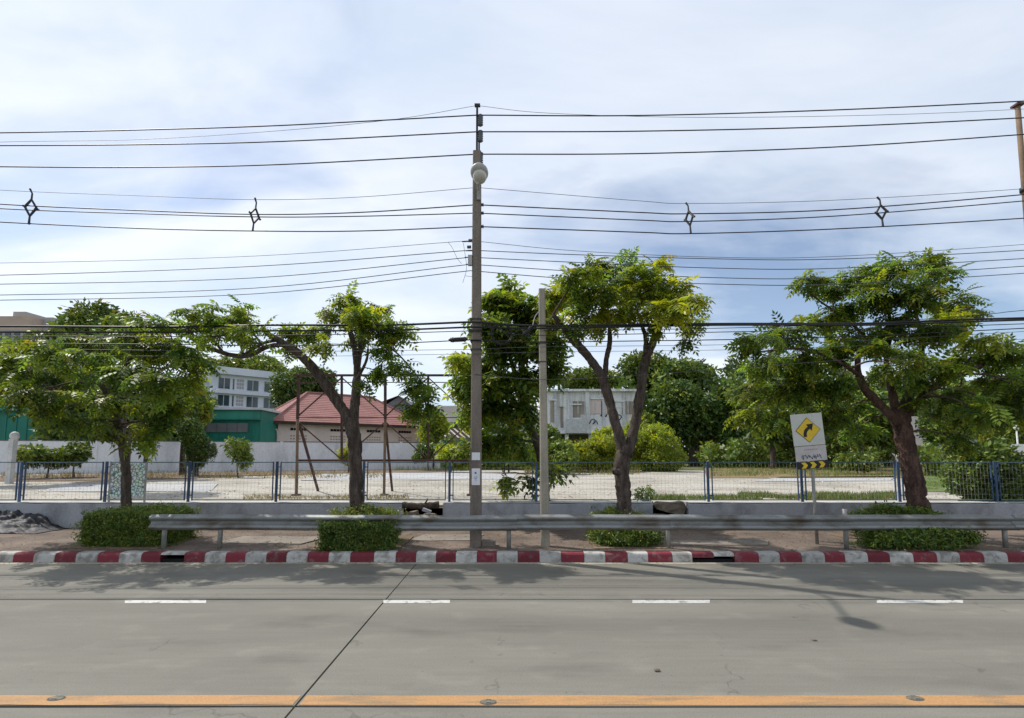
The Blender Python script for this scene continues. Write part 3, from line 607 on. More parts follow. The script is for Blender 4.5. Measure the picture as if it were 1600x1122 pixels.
FY = WY + 0.22
fz0, fz1 = P(800, 781, FY).z, P(800, 722.5, FY).z
fence = thing('metal_fence', 'blue metal fence with wire mesh panels standing on the low wall', 'fence', (0, FY, wtop))
fposts = [-240, -105, 32, 165, 295, 432, 568, 702, 838, 972, 1107, 1253, 1405, 1556, 1705]
for i, px in enumerate(fposts):
    x = P(px, 760, FY).x; tl = rnd.uniform(-.012, .012)
    mb = MB().obox((x + tl, FY, (wtop + fz1) / 2 + .01), (.068, .05, fz1 - wtop + .04)); mb.build('post', M['fence_blue'], fence, bevel=.006)
    MB().box(x - .09, x + .09, FY - .06, FY + .06, wtop - .005, wtop + .02).build('foot_plate', M['fence_blue'], fence)
    if i + 1 < len(fposts):
        x2 = P(fposts[i+1], 760, FY).x; a, b = x + .10, x2 - .10
        mb = MB()
        mb.box(a, b, FY - .015, FY + .015, fz1 - .014, fz1 + .014); mb.box(a, b, FY - .015, FY + .015, fz0 - .015, fz0 + .015)
        fr = mb.build('panel_rail', M['fence_rail'], fence)
        for xx in (a + .012, b - .012): MB().box(xx - .012, xx + .012, FY - .021, FY + .021, fz0 - .02, fz1 + .022).build('panel_upright', M['fence_blue'], fence)
        for zz in (fz0 + .12, fz1 - .15): MB().box(x + .0345, a + .002, FY - .012, FY + .012, zz, zz + .03).build('bracket', M['fence_blue'], fence)
        mb = MB(); nn = int((b - a) / .105)
        for q in range(1, nn):
            xx = a + (b - a) * q / nn; mb.bar((xx, FY, fz0), (xx + rnd.uniform(-.004, .004), FY, fz1), .003)
        for q in range(1, 7):
            zz = fz0 + (fz1 - fz0) * q / 7; mb.bar((a, FY + .004, zz), (b, FY + .004, zz), .003)
        mb.build('wire_mesh', M['wire_mesh'], fence, kind='stuff')
# mosaic board
a, b = P(174, 724, WY + .1), P(226, 776, WY + .1)
bd = thing('mosaic_board', 'pale green and white shard patterned board leaning on the fence behind the left tree', 'board', ((a.x + b.x) / 2, WY + .1, wtop))
MB().box(a.x, b.x, WY + .085, WY + .115, b.z, a.z).build('panel', M['shard'], bd); 
for x in (a.x, b.x): MB().box(x - .02, x + .02, WY + .08, WY + .12, wtop, a.z + .02).build('edge_strip', M['galv_post'], bd)

# ------------------------------------------------------------------ crash barrier
GY = 11.82
gz = P(800, 816.5, GY - .04).z; rail = thing('crash_barrier', 'long galvanised steel crash barrier running along the pavement', 'crash barrier', (P(237, 830, GY).x, GY, WALK_Z))
WP = [(-.010, .156), (-.016, .150), (-.035, .137), (-.072, .118), (-.083, .102), (-.083, .082), (-.070, .062), (-.012, .028), (0, .012), (0, -.012), (-.012, -.028), (-.070, -.062), (-.083, -.082), (-.083, -.102), (-.072, -.118), (-.035, -.137), (-.016, -.150), (-.010, -.156)]
def wbeam(x0, x1, yo, tilt=0.0):
    t = .004; n = 8; mb = MB()
    prof = [(y, z * 1.12) for y, z in WP]; prof2 = prof + [(y + t, z) for y, z in reversed(prof)]
    vv = []; ff = []; k = len(prof2)
    for i in range(n + 1):
        x = x0 + (x1 - x0) * i / n; w = .010 * math.sin(x * .9) + .02 * math.exp(-((x - 1.9) / .35) ** 2) + .018 * math.exp(-((x + 4.6) / .3) ** 2)
        vv += [(x, GY + y + yo + w, gz + z + .008 * math.sin(x * .7) + tilt * (x - x0)) for y, z in prof2]
    for i in range(n):
        for q in range(k): ff.append((i*k+q, i*k+(q+1) % k, (i+1)*k+(q+1) % k, (i+1)*k+q))
    ff += [tuple(reversed(range(k))), tuple(range(n*k, n*k+k))]
    return mb.add(vv, ff)
rx = [237, 262, 560, 797, 1046, 1325, 1580, 1850, 2120]
for i in range(len(rx) - 1):
    x0, x1 = P(rx[i], 816, GY).x, P(rx[i+1], 816, GY).x
    o = wbeam(x0, x1 + .16, 0 if i % 2 else -.009, rnd.uniform(-.004, .004)).build('rail_section', M['galv'], rail, smooth=False)
    if i:
        for q in (.03, .12):
            for z in (.135, .0, -.135):
                MB().ellipsoid((x0 + q, GY - (.05 if z else .008), gz + z * .92), (.013, .012, .013), 8, 4).build('bolt', M['galv_post'], rail, smooth=True)
e0 = P(237, 816, GY).x
for px in (253, 341, 560, 795, 1046, 1325, 1575, 1850):
    x = P(px, 840, GY).x
    tall = .16 if px == 1325 else 0
    mb = MB().tube([(x, GY + .075, WALK_Z - .05), (x + rnd.uniform(-.01, .01), GY + .075, gz + .13 + tall)], .052, 12); mb.build('post', M['galv_post'], rail, smooth=True)
    MB().box(x - .05, x + .05, GY + .004, GY + .03, gz - .12, gz + .12).build('spacer_block', M['galv_post'], rail)

# ------------------------------------------------------------------ poles and what hangs on them
PY = 12.1
up = thing('utility_pole', 'tall brown concrete utility pole beside the middle of the picture', 'utility pole', G(743.5, 853, WALK_Z))
bx = up.location.x; py_ = up.location.y; PY = py_
ptop = P(745.5, 238, PY)
def sqpole(x0, z0, w0, x1, z1, w1, y, n=10):
    vv = []; ff = []
    for i in range(n + 1):
        t = i / n; x = x0 + (x1 - x0) * t; z = z0 + (z1 - z0) * t; h = (w0 + (w1 - w0) * t) / 2; c = h * .75
        vv += [(x + a, y + b, z) for a, b in ((-h, -c), (-c, -h), (c, -h), (h, -c), (h, c), (c, h), (-c, h), (-h, c))]
    for i in range(n):
        for q in range(8): ff.append((i*8+q, i*8+(q+1) % 8, i*8+8+(q+1) % 8, i*8+8+q))
    ff += [tuple(reversed(range(8))), tuple(range(n*8, n*8+8))]
    return MB().add(vv, ff)
sqpole(bx, WALK_Z - .2, .27, ptop.x, ptop.z, .20, PY).build('shaft', M['pole'], up)
zq = lambda y: P(745, y, PY).z
for y in (500, 518, 534, 547): 
    xx = P(744, y, PY).x; MB().box(xx - .135, xx + .135, PY - .135, PY + .135, zq(y) - .012, zq(y) + .012).build('strap_band', M['steel_dark'], up)
xx = ptop.x + .02
MB().box(xx - .05, xx + .0, PY - .03, PY + .03, ptop.z - .7, P(745, 166, PY).z).build('top_bracket', M['steel_dark'], up)
MB().box(xx + .01, xx + .05, PY - .03, PY + .03, ptop.z - .5, P(745, 215, PY).z).build('brace_bar', M['steel_dark'], up)
MB().box(xx - .09, xx + .05, PY - .05, PY + .05, P(745, 166, PY).z, P(745, 163.5, PY).z).build('cap', M['steel_dark'], up)
def insulator(px, py, r, h, parent, horizontal=False):
    c = P(px, py, PY - .02); mb = MB(); n = 5
    pts = []; rr = []
    for i in range(n * 2 + 1):
        t = i / (n * 2) - .5; pts.append(c + (Vector((t * h, 0, 0)) if horizontal else Vector((0, 0, t * h)))); rr.append(r if i % 2 else r * .55)
    mb.tube(pts, rr, 10).build('insulator', M['insul'], parent, smooth=True)
for y in (188, 213, 247): insulator(750.5, y, .075, .30, up)
for y in (320, 333, 354): insulator(752, y, .05, .12, up, True)
for px, y in ((735, 376), (733, 386)): insulator(px, y, .05, .10, up, True)
c = P(734.5, 407, PY - .08); MB().box(c.x - .05, c.x + .05, c.y - .05, c.y + .05, c.z - .13, c.z + .13).build('junction_box', M['lamp_shell'], up, bevel=.01)
for (x0, y0, x1, y1) in ((722, 378, 742, 377), (728, 392, 742, 392), (726, 402, 742, 402), (728, 413, 742, 413)):
    MB().tube([P(x0, y0, PY - .05), P(x1, y1, PY)], .011, 6).build('bracket', M['steel_dark'], up)
for k_, pl in enumerate((((700, 378), (707, 388), (714, 403), (721, 412)), ((724, 380), (727, 400), (729, 420), (723, 442)), ((727, 431), (735, 432), (742, 432)))):
    MB().tube([Vector(q) for q in spline([tuple(P(a, b, PY - .06)) for a, b in pl], 4)], .005, 5).build('jumper_wire', M['cable_grey'], up)
for y0, y1, lab in ((707, 719, 'blank white paper pasted on the pole'), (732, 758, 'white notice with a blue emblem pasted on the pole')):
    a = P(743.5, y0, PY - .14); b = P(743.5, y1, PY - .14); yy = PY - .1385
    MB().box(a.x - .095, a.x + .10, yy, yy + .004, b.z, a.z).build('paper_notice', M['paper'], up, label=lab)
    if y0 > 720:
        c = P(743, 739, yy); pts = [(c.x + .035 * math.cos(t * 6.283 / 10) * (1 if t % 2 else .5), yy - .003, c.z + .035 * math.sin(t * 6.283 / 10) * (1 if t % 2 else .5)) for t in range(10)]
        MB().poly(pts).build('emblem', M['ink_blue'], up)
        for q in range(3): MB().box(c.x - .03 + q * .005, c.x + .045 - q * .01, yy - .003, yy - .001, c.z - .10 - q * .035, c.z - .088 - q * .035).build('text_line', M['ink_blue'], up)
MB().box(bx + .14, bx + .46, PY - .1, PY + .14, WALK_Z - .02, WALK_Z + .13).build('footing_block', M['pole'], up, bevel=.02)
# street lamp on the pole
hd = P(749, 272, PY - 1.9); root = P(747, 300, PY)
lam = thing('street_lamp', 'grey street lamp on an arm reaching from the tall pole over the road', 'street lamp', root)
ap = [tuple(root + Vector((0.02, -.1, -.1))), tuple(root + Vector((.02, -.35, .12))), tuple(root.lerp(hd, .5) + Vector((0, 0, .12))), tuple(hd + Vector((0, .3, .02)))]
MB().tube([Vector(q) for q in spline(ap, 6)], .032, 10).build('arm', M['galv_post'], lam, smooth=True)
Mr = Matrix.Rotation(math.radians(-10), 3, 'X')
MB().ellipsoid(hd + Vector((0, 0, .03)), (.19, .27, .12), 18, 12, Mr).build('shell', M['lamp_shell'], lam, smooth=True)
MB().ellipsoid(hd + Vector((0.01, -.03, -.07)), (.145, .19, .13), 18, 12, Mr).build('glass_bowl', M['lamp_glass'], lam, smooth=True)
MB().box(root.x - .02, root.x + .07, PY - .17, PY - .10, root.z - .28, root.z + .02).build('clamp', M['galv_post'], lam)

# second, shorter pole
b2 = G(852, 853, WALK_Z); t2 = P(846.5, 452, b2.y)
sp_ = thing('concrete_pole', 'shorter pale concrete pole standing right of the tall pole', 'pole', b2)
sqpole(b2.x, WALK_Z - .2, .21, t2.x, t2.z, .15, b2.y).build('shaft', M['pole_pale'], sp_)
for y in (509, 537, 566):
    xx = P(847.5, y, b2.y).x; z_ = P(847, y, b2.y).z; MB().box(xx - .1, xx + .1, b2.y - .1, b2.y + .1, z_ - .01, z_ + .01).build('strap_band', M['steel_dark'], sp_)
# far pole at the right edge
rp_t = P(1590, 166, 12.6); rp_b = P(1601, 298, 12.6)
rp = thing('steel_pole', 'reddish pole top at the right edge of the picture', 'pole', (rp_b.x + .55, 12.6, WALK_Z))
dv = (rp_b - rp_t).normalized(); full = rp_t + dv * ((WALK_Z - rp_t.z) / dv.z)
MB().tube([full, rp_b, rp_t], [.09, .062, .058], 10).build('shaft', M['rust_low'], rp, smooth=True)
MB().tube([rp_b + Vector((0, 0, .08)), rp_b - Vector((0, 0, .04))], .1, 10).build('collar', M['steel_dark'], rp, smooth=True)
MB().obox(rp_t + Vector((0, 0, .02)), (.2, .2, .05)).build('cap', M['rust'], rp)

# ------------------------------------------------------------------ cables
def cable(label, pts, r, m='black', Y=None, name='overhead_cable'):
    Y = Y or PY - .05; q_ = [tuple(P(a, b, Y)) for a, b in pts]; j = next((i for i, p in enumerate(pts) if 734 <= p[0] <= 746 and 0 < i < len(pts) - 1), None)
    w = [Vector(q) for q in (spline(q_, 8) if j is None else spline(q_[:j+1], 8)[:-1] + spline(q_[j:], 8))]
    o = MB().tube(w, r, 6).build(name, M[m], smooth=True, org=P(745, pts[len(pts)//2][1], Y))
    return tag(o, label, 'cable', 'overhead cables along the road')
CB = .0145
cable('thin earth wire from the very tip of the tall pole', [(-250, 232), (0, 222), (220, 218), (440, 204), (620, 186), (745, 165), (860, 177), (1100, 183.5), (1400, 179), (1650, 168), (1850, 158)], .005, 'cable_grey')
cable('topmost thick black cable, crossing above the right edge pole', [(-250, 209), (0, 207.5), (220, 203), (440, 196), (745, 180), (1000, 180.5), (1300, 172), (1600, 158), (1850, 143)], CB)
cable('second thick black cable from the top', [(-250, 228), (0, 227.5), (220, 226), (440, 221), (745, 206), (1000, 205), (1300, 198), (1600, 184), (1850, 168)], CB)
cable('third thick black cable from the top, just above the street lamp', [(-250, 257), (0, 260.5), (220, 261.5), (440, 257), (745, 241), (1000, 240), (1300, 230), (1600, 210), (1850, 190)], CB)
cable('thin wire that carries the tops of the cable spacers', [(-250, 280), (0, 297), (220, 306), (400, 312), (560, 308), (745, 293), (1000, 314), (1080, 318), (1300, 313), (1600, 295), (1850, 274)], .006, 'cable_grey')
cable('upper thick cable running through the spacers', [(-250, 300), (0, 319), (220, 329), (400, 335), (560, 332), (745, 320), (1000, 332), (1080, 334), (1300, 328), (1600, 304), (1850, 278)], .0135)
cable('middle thick cable running through the spacers', [(-250, 308), (0, 326), (220, 334), (400, 339), (560, 338), (745, 333), (1000, 344), (1080, 346), (1300, 338), (1600, 314), (1850, 290)], .0125)
cable('lowest thick cable hanging from the bottom of the spacers', [(-250, 332), (0, 347), (220, 357), (400, 361), (560, 361), (745, 354), (1000, 363), (1080, 365), (1300, 358), (1600, 341), (1850, 322)], .0135)
cable('thin grey wire, highest of the group under the spacers', [(-250, 410), (0, 411), (400, 400), (735, 376), (900, 392), (1120, 402), (1300, 401), (1600, 382), (1850, 360)], .006, 'cable_grey')
cable('second wire of the group under the spacers', [(-250, 431), (0, 430), (400, 416), (735, 391), (900, 398), (1120, 404.5), (1300, 405), (1600, 391), (1850, 370)], .0095, 'cable_grey')
cable('third wire of the group under the spacers', [(-250, 445), (0, 444), (400, 434), (735, 402), (900, 410), (1120, 419), (1300, 419.5), (1600, 404), (1850, 386)], .0095, 'cable_grey')
cable('fourth wire of the group under the spacers', [(-250, 462), (0, 461), (400, 450), (735, 413), (900, 424), (1120, 434), (1300, 434), (1600, 416), (1850, 397)], .0095, 'cable_grey')
cable('lowest wire of the group under the spacers, just over the tree tops', [(-250, 470), (0, 469), (400, 459), (735, 423), (900, 436), (1120, 444), (1300, 444.5), (1600, 427), (1850, 408)], .0095, 'cable_grey')
cable('thick black telephone cable, upper edge of the bundle among the tree crowns', [(-250, 512), (0, 510), (240, 511), (430, 508), (600, 508), (740, 503), (850, 509), (1120, 506), (1350, 505.5), (1500, 499.5), (1600, 497), (1850, 489)], .026, Y=PY - .18)
cable('thick black telephone cable, second in the bundle among the tree crowns', [(-250, 520), (0, 519), (240, 519), (430, 517), (600, 516), (740, 511), (850, 513), (1120, 508), (1350, 508), (1500, 503), (1600, 500), (1850, 492)], .022, Y=PY - .2)
cable('black telephone cable sagging just below the thick bundle', [(-250, 526), (0, 525), (240, 526), (430, 524), (600, 521), (740, 517), (850, 524), (1120, 519), (1350, 514), (1600, 506), (1850, 496)], .010, Y=PY - .16)
cable('black telephone cable that passes the splice box left of the tall pole', [(-250, 540), (0, 537), (240, 538), (430, 540), (600, 537), (740, 531), (850, 534), (1120, 531), (1350, 525), (1600, 513), (1850, 500)], .012, Y=PY - .17)
cable('thin grey wire under the splice box', [(-250, 547), (0, 545), (430, 549), (740, 546), (850, 542), (1120, 539), (1350, 532), (1600, 518), (1850, 506)], .006, 'cable_grey', Y=PY - .15)
cable('lowest thin grey wire left of the tall pole', [(-250, 556), (0, 555), (430, 557), (740, 553), (850, 550), (1120, 547), (1350, 540), (1600, 530), (1850, 520)], .005, 'cable_grey', Y=PY - .14)
cable('thin wire reaching the short pole low over the ruined building', [(742, 585), (850, 593), (1000, 586), (1120, 577), (1350, 560), (1600, 540), (1850, 520)], .007, 'cable_grey', Y=PY - .13)
cable('bundled wire rising to the right edge over the right tree', [(850, 517), (1120, 513), (1350, 505), (1540, 491), (1600, 485), (1850, 465)], .008, 'black', Y=PY - .1)
# coil of spare cable
ck = []
cc = P(784, 520, PY - .25)
for i in range(61):
    t = i / 60 * 2 * math.pi * 3; r_ = .24 + .02 * math.sin(t * .7); ck.append(cc + Vector((r_ * math.cos(t), .03 * i / 60, r_ * math.sin(t) - .03)))
ck = [P(755, 505, PY - .2)] + ck + [P(815, 513, PY - .2)]
o = MB().tube(ck, .011, 6).build('cable_coil', M['black'], smooth=True, org=cc); tag(o, 'coil of spare black cable hanging between the two poles', 'cable coil')
def splice(a, b, r, label):
    T = thing('splice_box', label, 'splice box', (a + b) / 2); d = (b - a)
    MB().tube([a, a + d * .08, a + d * .1, a + d * .9, a + d * .92, b], [r * .5, r * .6, r, r, r * .6, r * .5], 10).build('body', M['black'], T, smooth=True)
    for t in (.2, .8): MB().tube([a + d * t, a + d * (t + .05)], r * 1.15, 10).build('clamp_ring', M['steel_dark'], T, smooth=True)
splice(P(701, 531.5, PY - .18), P(731, 530, PY - .18), .055, 'black cable splice box just left of the tall pole')
splice(P(817, 525, b2.y - .2), P(832, 510, b2.y - .2), .05, 'slanting black cable splice box left of the short pole')
o = MB().tube([Vector(q) for q in spline([tuple(P(832, 510, b2.y - .2)), tuple(P(836, 495, b2.y - .1)), tuple(P(843, 486, b2.y - .09))], 5)], .009, 6).build('drop_wire', M['lamp_shell'], smooth=True, org=P(836, 495, b2.y)); tag(o, 'pale drop wire curving from the slanting splice box up the short pole', 'wire')
# spacers
def spacer(px, yt, yb, tw, label):
    c = P(px, (yt + yb) / 2, PY - .05); h = (P(px, yt, PY).z - P(px, yb, PY).z) / 2; T = thing('cable_spacer', label, 'cable spacer', c, 'diamond shaped cable spacers')
    w = h * .36; R = Matrix.Rotation(tw, 3, 'Z') @ Matrix.Rotation(tw * .08, 3, 'Y'); q = lambda x, z, y=0: c + R @ Vector((x, y, z))
    MB().tube([q(0, h * .45), q(-w * .75, 0), q(0, -h * .5)], [.024, .032, .024], 6).build('side_arm', M['steel_dark'], T)
    MB().tube([q(0, h * .45), q(w * .75, 0), q(0, -h * .5)], [.024, .032, .024], 6).build('side_arm', M['steel_dark'], T)
    MB().tube([q(0, h * .42), q(0, h * .8), q(-w * .35, h * 1.05)], [.022, .019, .026], 6).build('hook', M['steel_dark'], T)
    MB().tube([q(0, -h * .45), q(0, -h * .98)], [.02, .026], 6).build('hook', M['steel_dark'], T)
    MB().tube([q(-w * .7, 0), q(-w * 1.02, h * .05)], [.022, .028], 6).build('clip', M['steel_dark'], T)
    MB().tube([q(w * .7, -h * .05), q(w * 1.08, -h * .10)], [.022, .028], 6).build('clip', M['steel_dark'], T)
spacer(48, 297, 351, .25, 'dark cable spacer nearest the left edge of the picture')
spacer(398, 311, 362, 1.05, 'dark cable spacer seen edge on above the long leaning branch')
spacer(1077, 316, 365, -1.0, 'dark cable spacer above the forked tree')
spacer(1377, 308, 354, -.5, 'dark cable spacer above the large right hand tree')

# ------------------------------------------------------------------ bend warning sign
sb = G(1277, 850, WALK_Z); SY = sb.y
sg = thing('bend_sign', 'leaning yellow diamond bend ahead sign on a grey board with chevron strip', 'road sign', sb)
ct = P(1262, 684, SY); ax = (P(1256.5, 646, SY) - P(1266, 719.5, SY)).normalized()   # up along the leaning board
rt = Vector((ax.z, 0, -ax.x)); kk = SY / FPX
def sq(u, v, y=0.0): return ct + rt * (u * kk) + ax * (v * kk) + Vector((0, y, 0))       # u, v in board units
MB().tube([sb - Vector((0, 0, .1)), sb.lerp(sq(3, -38), .5) + Vector((-.01, 0, 0)), sq(2, -36), sq(0, 30)], .038, 10).build('post', M['galv_post'], sg, smooth=True)
MB().poly([sq(-24.5, -12, -.05), sq(24.5, -12, -.05), sq(24.5, 37.5, -.05), sq(-24.5, 37.5, -.05)], (0, .012, 0)).build('board', M['sign_back'], sg, bevel=.003)
MB().poly([sq(-24, -36, -.05), sq(24.5, -36, -.05), sq(24.5, -12.8, -.05), sq(-24, -12.8, -.05)], (0, .012, 0)).build('lower_board', M['sign_low'], sg, bevel=.003)
dm = MB().poly([sq(-19.5, 12, -.056), sq(0, -7.5, -.056), sq(19.5, 12, -.056), sq(0, 31.5, -.056)], (0, .005, 0)).build('diamond', M['sign_black'], sg)
MB().poly([sq(-18.6, 12, -.060), sq(0, -6.6, -.060), sq(18.6, 12, -.060), sq(0, 30.6, -.060)], (0, .003, 0)).build('diamond_face', M['sign_yellow'], sg)
cl_ = [(-5.6, 1.5), (-5.4, 6.5), (-4.0, 10.6), (-1.2, 13.6), (1.6, 15.6)]; hw = [2.5, 2.5, 2.5, 2.4, 2.3]; am = MB(); vv = []
for i, (u, v) in enumerate(cl_):
    a, b = cl_[max(i - 1, 0)], cl_[min(i + 1, 4)]; dx, dy = b[0] - a[0], b[1] - a[1]; l_ = math.hypot(dx, dy); vv += [sq(u - dy / l_ * hw[i], v + dx / l_ * hw[i], -.064), sq(u + dy / l_ * hw[i], v - dx / l_ * hw[i], -.064)]
am.add(vv, [(2*i, 2*i+1, 2*i+3, 2*i+2) for i in range(4)])
am.add([sq(-2.6, 20.6, -.0645), sq(5.4, 10.2, -.0645), sq(8.6, 21.6, -.0645)], [(0, 1, 2)])
am.build('bend_arrow', M['sign_black'], sg)
MB().poly([sq(-24, -47.5, -.055), sq(25, -47.5, -.055), sq(25, -37, -.055), sq(-24, -37, -.055)], (0, .012, 0)).build('chevron_strip', M['sign_black'], sg)
for q in range(3):
    u0 = -15.5 + q * 13.5
    MB().poly([sq(u0 - 2, -46.9, -.060), sq(u0 + 4.5, -46.9, -.060), sq(u0 + 8.5, -42.2, -.060), sq(u0 + 4.5, -37.6, -.060), sq(u0 - 2, -37.6, -.060), sq(u0 + 2, -42.2, -.060)], (0, .003, 0)).build('yellow_chevron', M['sign_yellow'], sg)
rr_ = random.Random(5)
for q in range(7):                                   # faded red line of lettering, no longer readable
    u = -10 + q * 3.2; MB().poly([sq(u, -19 + rr_.uniform(-.5, .5), -.0535), sq(u + 1.9, -19.3, -.0535), sq(u + 1.7, -17.4, -.0535), sq(u + .2, -17.6, -.0535)], (0, .002, 0)).build('faded_letter', M['ink_red'], sg)
sc_ = MB()
for q in range(11):                                  # sprayed scribble along the lower edge
    u = -14 + q * 2.7; a = [sq(u + rr_.uniform(-1, 1), -31 + rr_.uniform(-2, 1.5), -.0545) for _ in range(1)][0]
    pp = [sq(u + rr_.uniform(-1.6, 2.6), -29.5 + rr_.uniform(-3.6, 3.8), -.055) for _ in range(4)]
    MB().tube([Vector(w) for w in spline([tuple(w) for w in pp], 3)], .0055, 5).build('spray_stroke', M['ink_faded'], sg, smooth=True)
for v in (24, -5, -28): MB().box(ct.x + v * .0013 - .16, ct.x + v * .0013 + .16, SY - .037, SY + .042, sq(0, v).z - .015, sq(0, v).z + .015).build('mounting_strap', M['galv_post'], sg)

# ------------------------------------------------------------------ road studs, pebbles
for px, py, lab in ((88, 1092, 'worn road stud on the yellow line at the left'), (763, 1098, 'worn road stud on the yellow line near the middle'), (1430, 1092, 'worn road stud on the yellow line at the right')):
    c = G(px, py); T = thing('road_stud', lab, 'road stud', c, 'road studs on the yellow line')
    MB().ellipsoid((c.x, c.y, .004), (.075, .046, .014), 16, 8).build('dome', M['sand'], T, smooth=True)
    MB().tube([(c.x + (.080) * math.cos(t * .3927), c.y + .051 * math.sin(t * .3927), .004) for t in range(17)], .004, 6, cap=False)  .build('rim', M['sand'], T, smooth=True)
    for s in (-1, 1): MB().obox((c.x, c.y + s * .028, .018), (.04, .010, .006)).build('reflector', M['galv_post'], T)
for i, (px, py, s, lab) in enumerate(((1027, 1049, .022, 'dark pebble on the near lane'), (1272, 1001, .02, 'dark pebble right of the lamp shadow'), (899, 890, .016, 'tiny dark pebble near the kerb'), (1094, 874, .03, 'pale pebble in front of the right drain inlet'))):
    c = G(px, py); tag(stone('pebble', (c.x, c.y, s * .5), (s * 1.4, s, s * .7), M['rubble'] if i < 3 else M['gutter'], i, org=c), lab, 'pebble')

# ------------------------------------------------------------------ tarpaulin heap at the left
a = G(-60, 824, WALK_Z); b = G(112, 822, WALK_Z)
nx, ny = 110, 34; vv = []; ff = []
for j in range(ny + 1):
    for i in range(nx + 1):
        u = i / nx; v = j / ny; x = a.x + (b.x - a.x + .3) * u; y = 13.95 + 1.03 * v
        env = min(1, u * 8 + .6) * min(1, (1 - u) * 4) ; h = (v ** .7) * .34 * env
        w = mn.noise(Vector((x * 1.8, y * 2.2, 0))) * .10 + mn.noise(Vector((x * 4, y * 6, 3))) * .08 + abs(mn.noise(Vector((x * 2.2, y * 7, 8)))) * .20 + abs(mn.noise(Vector((x * 6, y * 11, 5)))) * .07
        vv.append((x, y, max(WALK_Z + .015, WALK_Z + (h + w * (.35 + v)) * env)))
for j in range(ny):
    for i in range(nx): ff.append((j*(nx+1)+i, j*(nx+1)+i+1, (j+1)*(nx+1)+i+1, (j+1)*(nx+1)+i))
o = MB().add(vv, ff).build('tarpaulin', M['tarp'], smooth=True, org=(a.x, 14.4, WALK_Z)); sm = o.modifiers.new('solid', 'SOLIDIFY'); sm.thickness = .01
tag(o, 'crumpled dark grey tarpaulin heaped against the low wall at the left', 'tarpaulin')

# ------------------------------------------------------------------ rusty billboard frame in the lot
FRY = G(465, 773, LOT_Z).y
fr = thing('billboard_frame', 'rusty steel frame of an empty billboard standing in the lot', 'billboard frame', G(465, 773, LOT_Z))
def fp(x, y, d=0.0): return P(x, y, FRY + d)
for x in (465, 602, 736):
    xb = x - 2 if x < 700 else x - 1
    MB().bar(fp(x, 655), G(xb, 774, LOT_Z) + Vector((0, 0, -.02)), .095).build('main_post', M['rust_low'], fr)
    MB().bar(fp(x, 655), fp(x + (2 if x < 500 else 0), 586), .09).build('upper_post', M['rust'], fr)
    c = G(xb, 774, LOT_Z); MB().box(c.x - .13, c.x + .13, c.y - .13, c.y + .13, LOT_Z - .02, LOT_Z + .05).build('base_plate', M['rust'], fr)
for x in (534, 669): MB().bar(fp(x, 588, .01), fp(x, 719, .01), .075).build('mid_post', M['rust'], fr)
MB().bar(fp(458, 586.5, -.05), fp(737, 586.5, -.05), .078).build('top_beam', M['rust'], fr)
MB().bar(fp(458, 597.5, -.04), fp(737, 597.5, -.04), .03).build('thin_beam', M['rust'], fr)
MB().bar(fp(463, 652.5, -.045), fp(737, 652.5, -.045), .03).build('thin_beam', M['rust'], fr)
MB().bar(fp(463, 719.5, -.06), fp(737, 719.5, -.06), .078).build('bottom_beam', M['rust'], fr)
for (x0, y0, x1, y1) in ((534, 590, 466, 650), (534, 590, 601, 650), (466, 660, 534, 718), (601, 660, 534, 718), (669, 590, 603, 650), (669, 590, 735, 650), (603, 660, 669, 718), (735, 660, 669, 718)):
    MB().bar(fp(x0, y0, .06), fp(x1, y1, .06), .055, .04).build('diagonal', M['rust'], fr)
for (x0, y0, gx, gy) in ((467, 660, 497, 767), (602, 660, 613, 768), (736, 660, 739, 768)):
    MB().bar(fp(x0, y0, .05), G(gx, gy, LOT_Z), .078).build('prop', M['rust'], fr)

# ------------------------------------------------------------------ boundary wall at the back left of the lot
bw = thing('boundary_wall', 'long white boundary wall at the back of the lot on the left', 'wall', P(330, 730, 40))
cor = [(-260, 34.0), (-30, 35.5), (150, 37.5), (330, 40.0), (440, 41.5), (560, 43.2), (690, 45.2)]
for i in range(len(cor) - 1):
    (pa, ya), (pb, yb) = cor[i], cor[i+1]; a = P(pa, 700, ya); b = P(pb, 700, yb); zt = P(330, 690.5, 40).z
    d = (b - a); d.z = 0; nrm = Vector((d.y, -d.x, 0)).normalized(); n = max(1, int(d.length / 3.2))
    for q in range(n):
        s = a + d * (q / n); e = a + d * ((q + 1) / n)
        MB().obox(((s.x + e.x) / 2, (s.y + e.y) / 2, (LOT_Z + zt) / 2 - .1), (d.length / n - .21, .12, zt - LOT_Z + .2 - .004), Matrix.Rotation(math.atan2(d.y, d.x), 3, 'Z')).build('wall_panel', M['bound_white'], bw)
        MB().obox((s.x, s.y, (LOT_Z + zt) / 2 - .08), (.22, .2, zt - LOT_Z + .26), Matrix.Rotation(math.atan2(d.y, d.x), 3, 'Z')).build('pilaster', M['bound_white'], bw)
        MB().obox(((s.x + e.x) / 2, (s.y + e.y) / 2, zt + .03), (d.length / n - .24, .17, .06), Matrix.Rotation(math.atan2(d.y, d.x), 3, 'Z')).build('coping', M['roof_grey'], bw)

